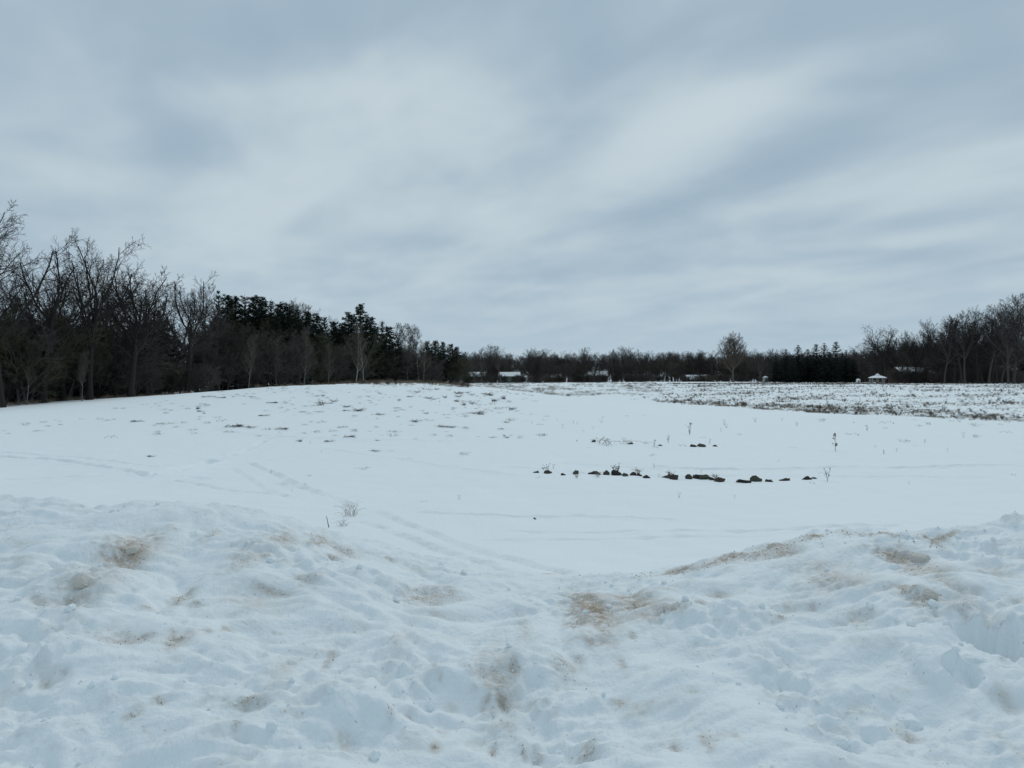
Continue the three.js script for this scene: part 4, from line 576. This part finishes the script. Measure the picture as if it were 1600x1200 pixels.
// ---- weeds too many to count: the unmown meadow, the crest of the rise, the wood's edge
function scatter(name, label, geo, color, spots, seed) {
  const R = rng(seed), m = new THREE.InstancedMesh(geo, color, spots.length), o = new THREE.Object3D(), c = new THREE.Color(); m.name = numbered(name); m.castShadow = m.receiveShadow = true;
  spots.forEach(([x, z, s, w = 1], i) => { o.position.set(x, fieldH(x, z) - 0.02, z); o.scale.set(s * w, s, s * w); o.rotation.set(0, R() * 6.28, 0); o.updateMatrix(); m.setMatrixAt(i, o.matrix); const t = 0.7 + 0.6 * R(); m.setColorAt(i, c.setRGB(t, t * (0.92 + 0.1 * R()), t * (0.88 + 0.15 * R()))); });
  scene.add(m); tag(m, label, 'weeds', null, 'stuff');
}
{
  const R = rng(31337), tall = [], clump = [], fine = [];
  for (let k = 0; k < 150000; k++) { // meadow right of the mown edge, thick along that edge and in patches
    const d = lerp(36, 175, Math.pow(R(), 0.8)), x = meadowEdge(d) + 1.6 * n2(d / 5, 8) + lerp(-2.5, 75, R() ** 1.4); if (x > d * 0.95) continue;
    const edge = Math.exp(-Math.abs(x - meadowEdge(d) - 2.2 - 2.2 * n2b(x / 6, d / 6)) / 2.4) * (1 - sm(60, 108, d)) * (0.35 + 0.9 * sm(-0.5, 0.4, n2(x / 2.2 + 60, d / 2.2))), patch = sm(-0.15, 0.6, fbm(x / 8 + n2(d / 9, 3), d / 11, 3)), p = 0.08 + 1.1 * edge + 0.75 * patch; if (R() > p * lerp(1, sm(-2, 16, x - meadowEdge(d) + 5 * n2(x / 4, d / 6)), sm(62, 92, d))) continue;
    const q = R(), s = (0.07 + 0.36 * R() * R()) * (0.8 + 0.6 * edge + 0.3 * patch); if (q < 0.22) clump.push([x, -d, s, 1.2]); else if (q < 0.4) tall.push([x, -d, s * 1.25]); else fine.push([x, -d, s]);
  }
  for (let k = 0; k < 2600; k++) { const d = lerp(96, 215, R()), x = lerp(-14, meadowEdge(d) + 4, R()); if (R() < sm(-0.1, 0.5, n2b(x / 9, d / 16)) + 0.1) (R() < 0.5 ? clump : fine).push([x, -d, 0.35 + 0.4 * R(), 1.2]); }   // strip behind the rise
  for (let k = 0; k < 1300; k++) { const u = lerp(400, 735, R()), d = 66 + 26 * R() + (u < 560 ? 16 * R() : 0), x = (u - 800) / F * d; if (n2(x / 5, d / 5) > -0.2) (R() < 0.4 ? fine : R() < 0.5 ? tall : clump).push([x, -d, 0.25 + 0.45 * R()]); }   // top of the rise
  for (let k = 0; k < 260; k++) { const u = lerp(-60, 420, R()), d = table([[0, 49], [300, 76], [420, 100]])(u) + R() * 6, x = (u - 800) / F * d; (R() < 0.6 ? fine : clump).push([x, -d, 0.3 + 0.5 * R()]); }        // foot of the wood
  for (let k = 0; k < 900; k++) { const d = lerp(28, 74, R()), x = lerp(-24, 2, R()); if (n2(x / 6 + 3, d / 8) > -0.1) fine.push([x, -d, 0.08 + 0.2 * R(), 1.3]); }
  scatter('dry_weeds', 'tall dry weeds of the unmown meadow at right', mergeGeometries([weedKinds.bushy.stem, weedKinds.bushy.head]), straw[1], tall, 1);
  scatter('dry_grass', 'clumps of dry grass along the edge of the right meadow', weedKinds.grass.stem, straw[2], clump, 2);
  scatter('dry_stems', 'thin dry stems sprinkled over the far snow', mergeGeometries([weedKinds.bent.stem, weedKinds.bent.head]), straw[0], fine, 3);
}
// ------------------------------------------------------------------ lumps of hard snow lying on the bank
{
  const lump = (s) => { const g = new THREE.IcosahedronGeometry(1, 12), p = g.attributes.position, R = rng(s), cuts = Array.from({ length: 7 }, () => [V(R() - 0.5, R() - 0.4, R() - 0.5).normalize(), 0.66 + 0.25 * R()]); for (let k = 0; k < p.count; k++) { const q = V(p.getX(k), p.getY(k), p.getZ(k)); for (const [n, c] of cuts) { const e = q.dot(n) - c; if (e > 0) q.addScaledVector(n, -e * 0.8); } q.multiplyScalar(1 + 0.08 * n3(q.x * 2 + s, q.y * 2, q.z * 2) + 0.03 * n3(q.x * 6, q.y * 6 + s, q.z * 6) + 0.012 * n3(q.x * 19, q.y * 19, q.z * 19)); p.setXYZ(k, q.x, q.y, q.z); } g.computeVertexNormals(); return g; };
  const geos = [lump(3), lump(8), lump(21)], clean = matte(0.77, 0.83, 0.855, { roughness: 0.7 }), dirty = matte(0.55, 0.53, 0.49, { roughness: 0.8 });
  [[1438, 872, 15, 0, 'dirty rounded snow lump in the brown patch on right crest', 1], [1397, 886, 9, 1, 'small snow lump left of the dirty rounded lump', 0], [1453, 928, 13, 2, 'snow lump at the foot of the brown streak, right side', 1], [1418, 1126, 20, 0, 'clean snow lump low on the right of the bank', 0], [1520, 1032, 16, 1, 'snow lump inside the dark hollow at right edge', 0], [1413, 836, 7, 2, 'little snow lump on the right crest, before the brown pile', 0], [128, 908, 12, 2, 'pale brown snow lump on the left of the bank', 1], [206, 858, 11, 0, 'stained snow lump in the dark spot at upper left', 1], [1315, 1158, 12, 1, 'small clean lump near the bottom right of the bank', 0]]
    .forEach(([u, v, r, k, label, dirt]) => { const p = hit(u, v, bankH, 1.3, 9), s = r / F * -p.z; const m = mesh('snow_lump', geos[k], dirt ? dirty : clean); m.position.set(p.x, p.y - s * 0.2, p.z); m.scale.set(s * 1.15, s * 0.8, s); m.rotation.y = u; tag(m, label, 'snow lump', 'snow lumps on the bank'); });
}

{ // crumbs of snow rolled down the bank, and road grit: more than anyone could count
  const R = rng(8080), crumbs = [], grit = [];
  for (let k = 0; k < 1500; k++) { const x = lerp(-4.6, 4.6, R()), d = lerp(1.9, 5.0, R()); if (n2(x * 0.9 + 31, -d + 3) + 0.5 * n2b(x * 3, d * 3) < 0.05) continue; crumbs.push([x, -d, 0.004 + 0.016 * R() ** 4]); }
  for (const s of dirtSpots) if (s.s > 0.5) for (let k = 0; k < s.s * clamp(s.rx * s.rz * 14000, 6, 60); k++) { const a = R() * 6.28, r = Math.sqrt(-Math.log(1 - 0.95 * R())) * 0.75; grit.push([s.x + Math.cos(a) * r * s.rx, s.z + Math.sin(a) * r * s.rz, 0.0008 + 0.0016 * R() ** 3]); }
  for (let k = 0; k < 420; k++) { const t = R() * (gritLine.length - 1), i = Math.floor(t), p = gritLine[i].clone().lerp(gritLine[i + 1] ?? gritLine[i], t - i); grit.push([p.x, p.z + (R() + R() - 1) * 0.13, 0.0009 + 0.003 * R() ** 3]); }
  const bits = (name, label, geo, m, list) => { const im = new THREE.InstancedMesh(geo, m, list.length), o = new THREE.Object3D(); im.name = numbered(name); im.castShadow = im.receiveShadow = true; list.forEach(([x, z, r], i) => { o.position.set(x, bankH(x, z) + r * 0.3, z); o.scale.set(r * (0.8 + 0.6 * R()), r * (0.6 + 0.4 * R()), r); o.rotation.set(R() * 6, R() * 6, R() * 6); o.updateMatrix(); im.setMatrixAt(i, o.matrix); }); scene.add(im); tag(im, label, name.split('_').pop(), null, 'stuff'); };
  const rough = new THREE.IcosahedronGeometry(1, 2), p = rough.attributes.position; for (let k = 0; k < p.count; k++) { const q = V(p.getX(k), p.getY(k), p.getZ(k)); q.multiplyScalar(1 + 0.22 * n3(q.x * 1.6, q.y * 1.6, q.z * 1.6)); p.setXYZ(k, q.x, q.y, q.z); } rough.computeVertexNormals();
  bits('snow_crumbs', 'loose crumbs of snow lying on the bank', rough, matte(0.77, 0.83, 0.855), crumbs);
  bits('road_grit', 'dark road grit scattered in the stained snow', rough, matte(0.17, 0.14, 0.11), grit);
}
renderer.render(scene, camera);
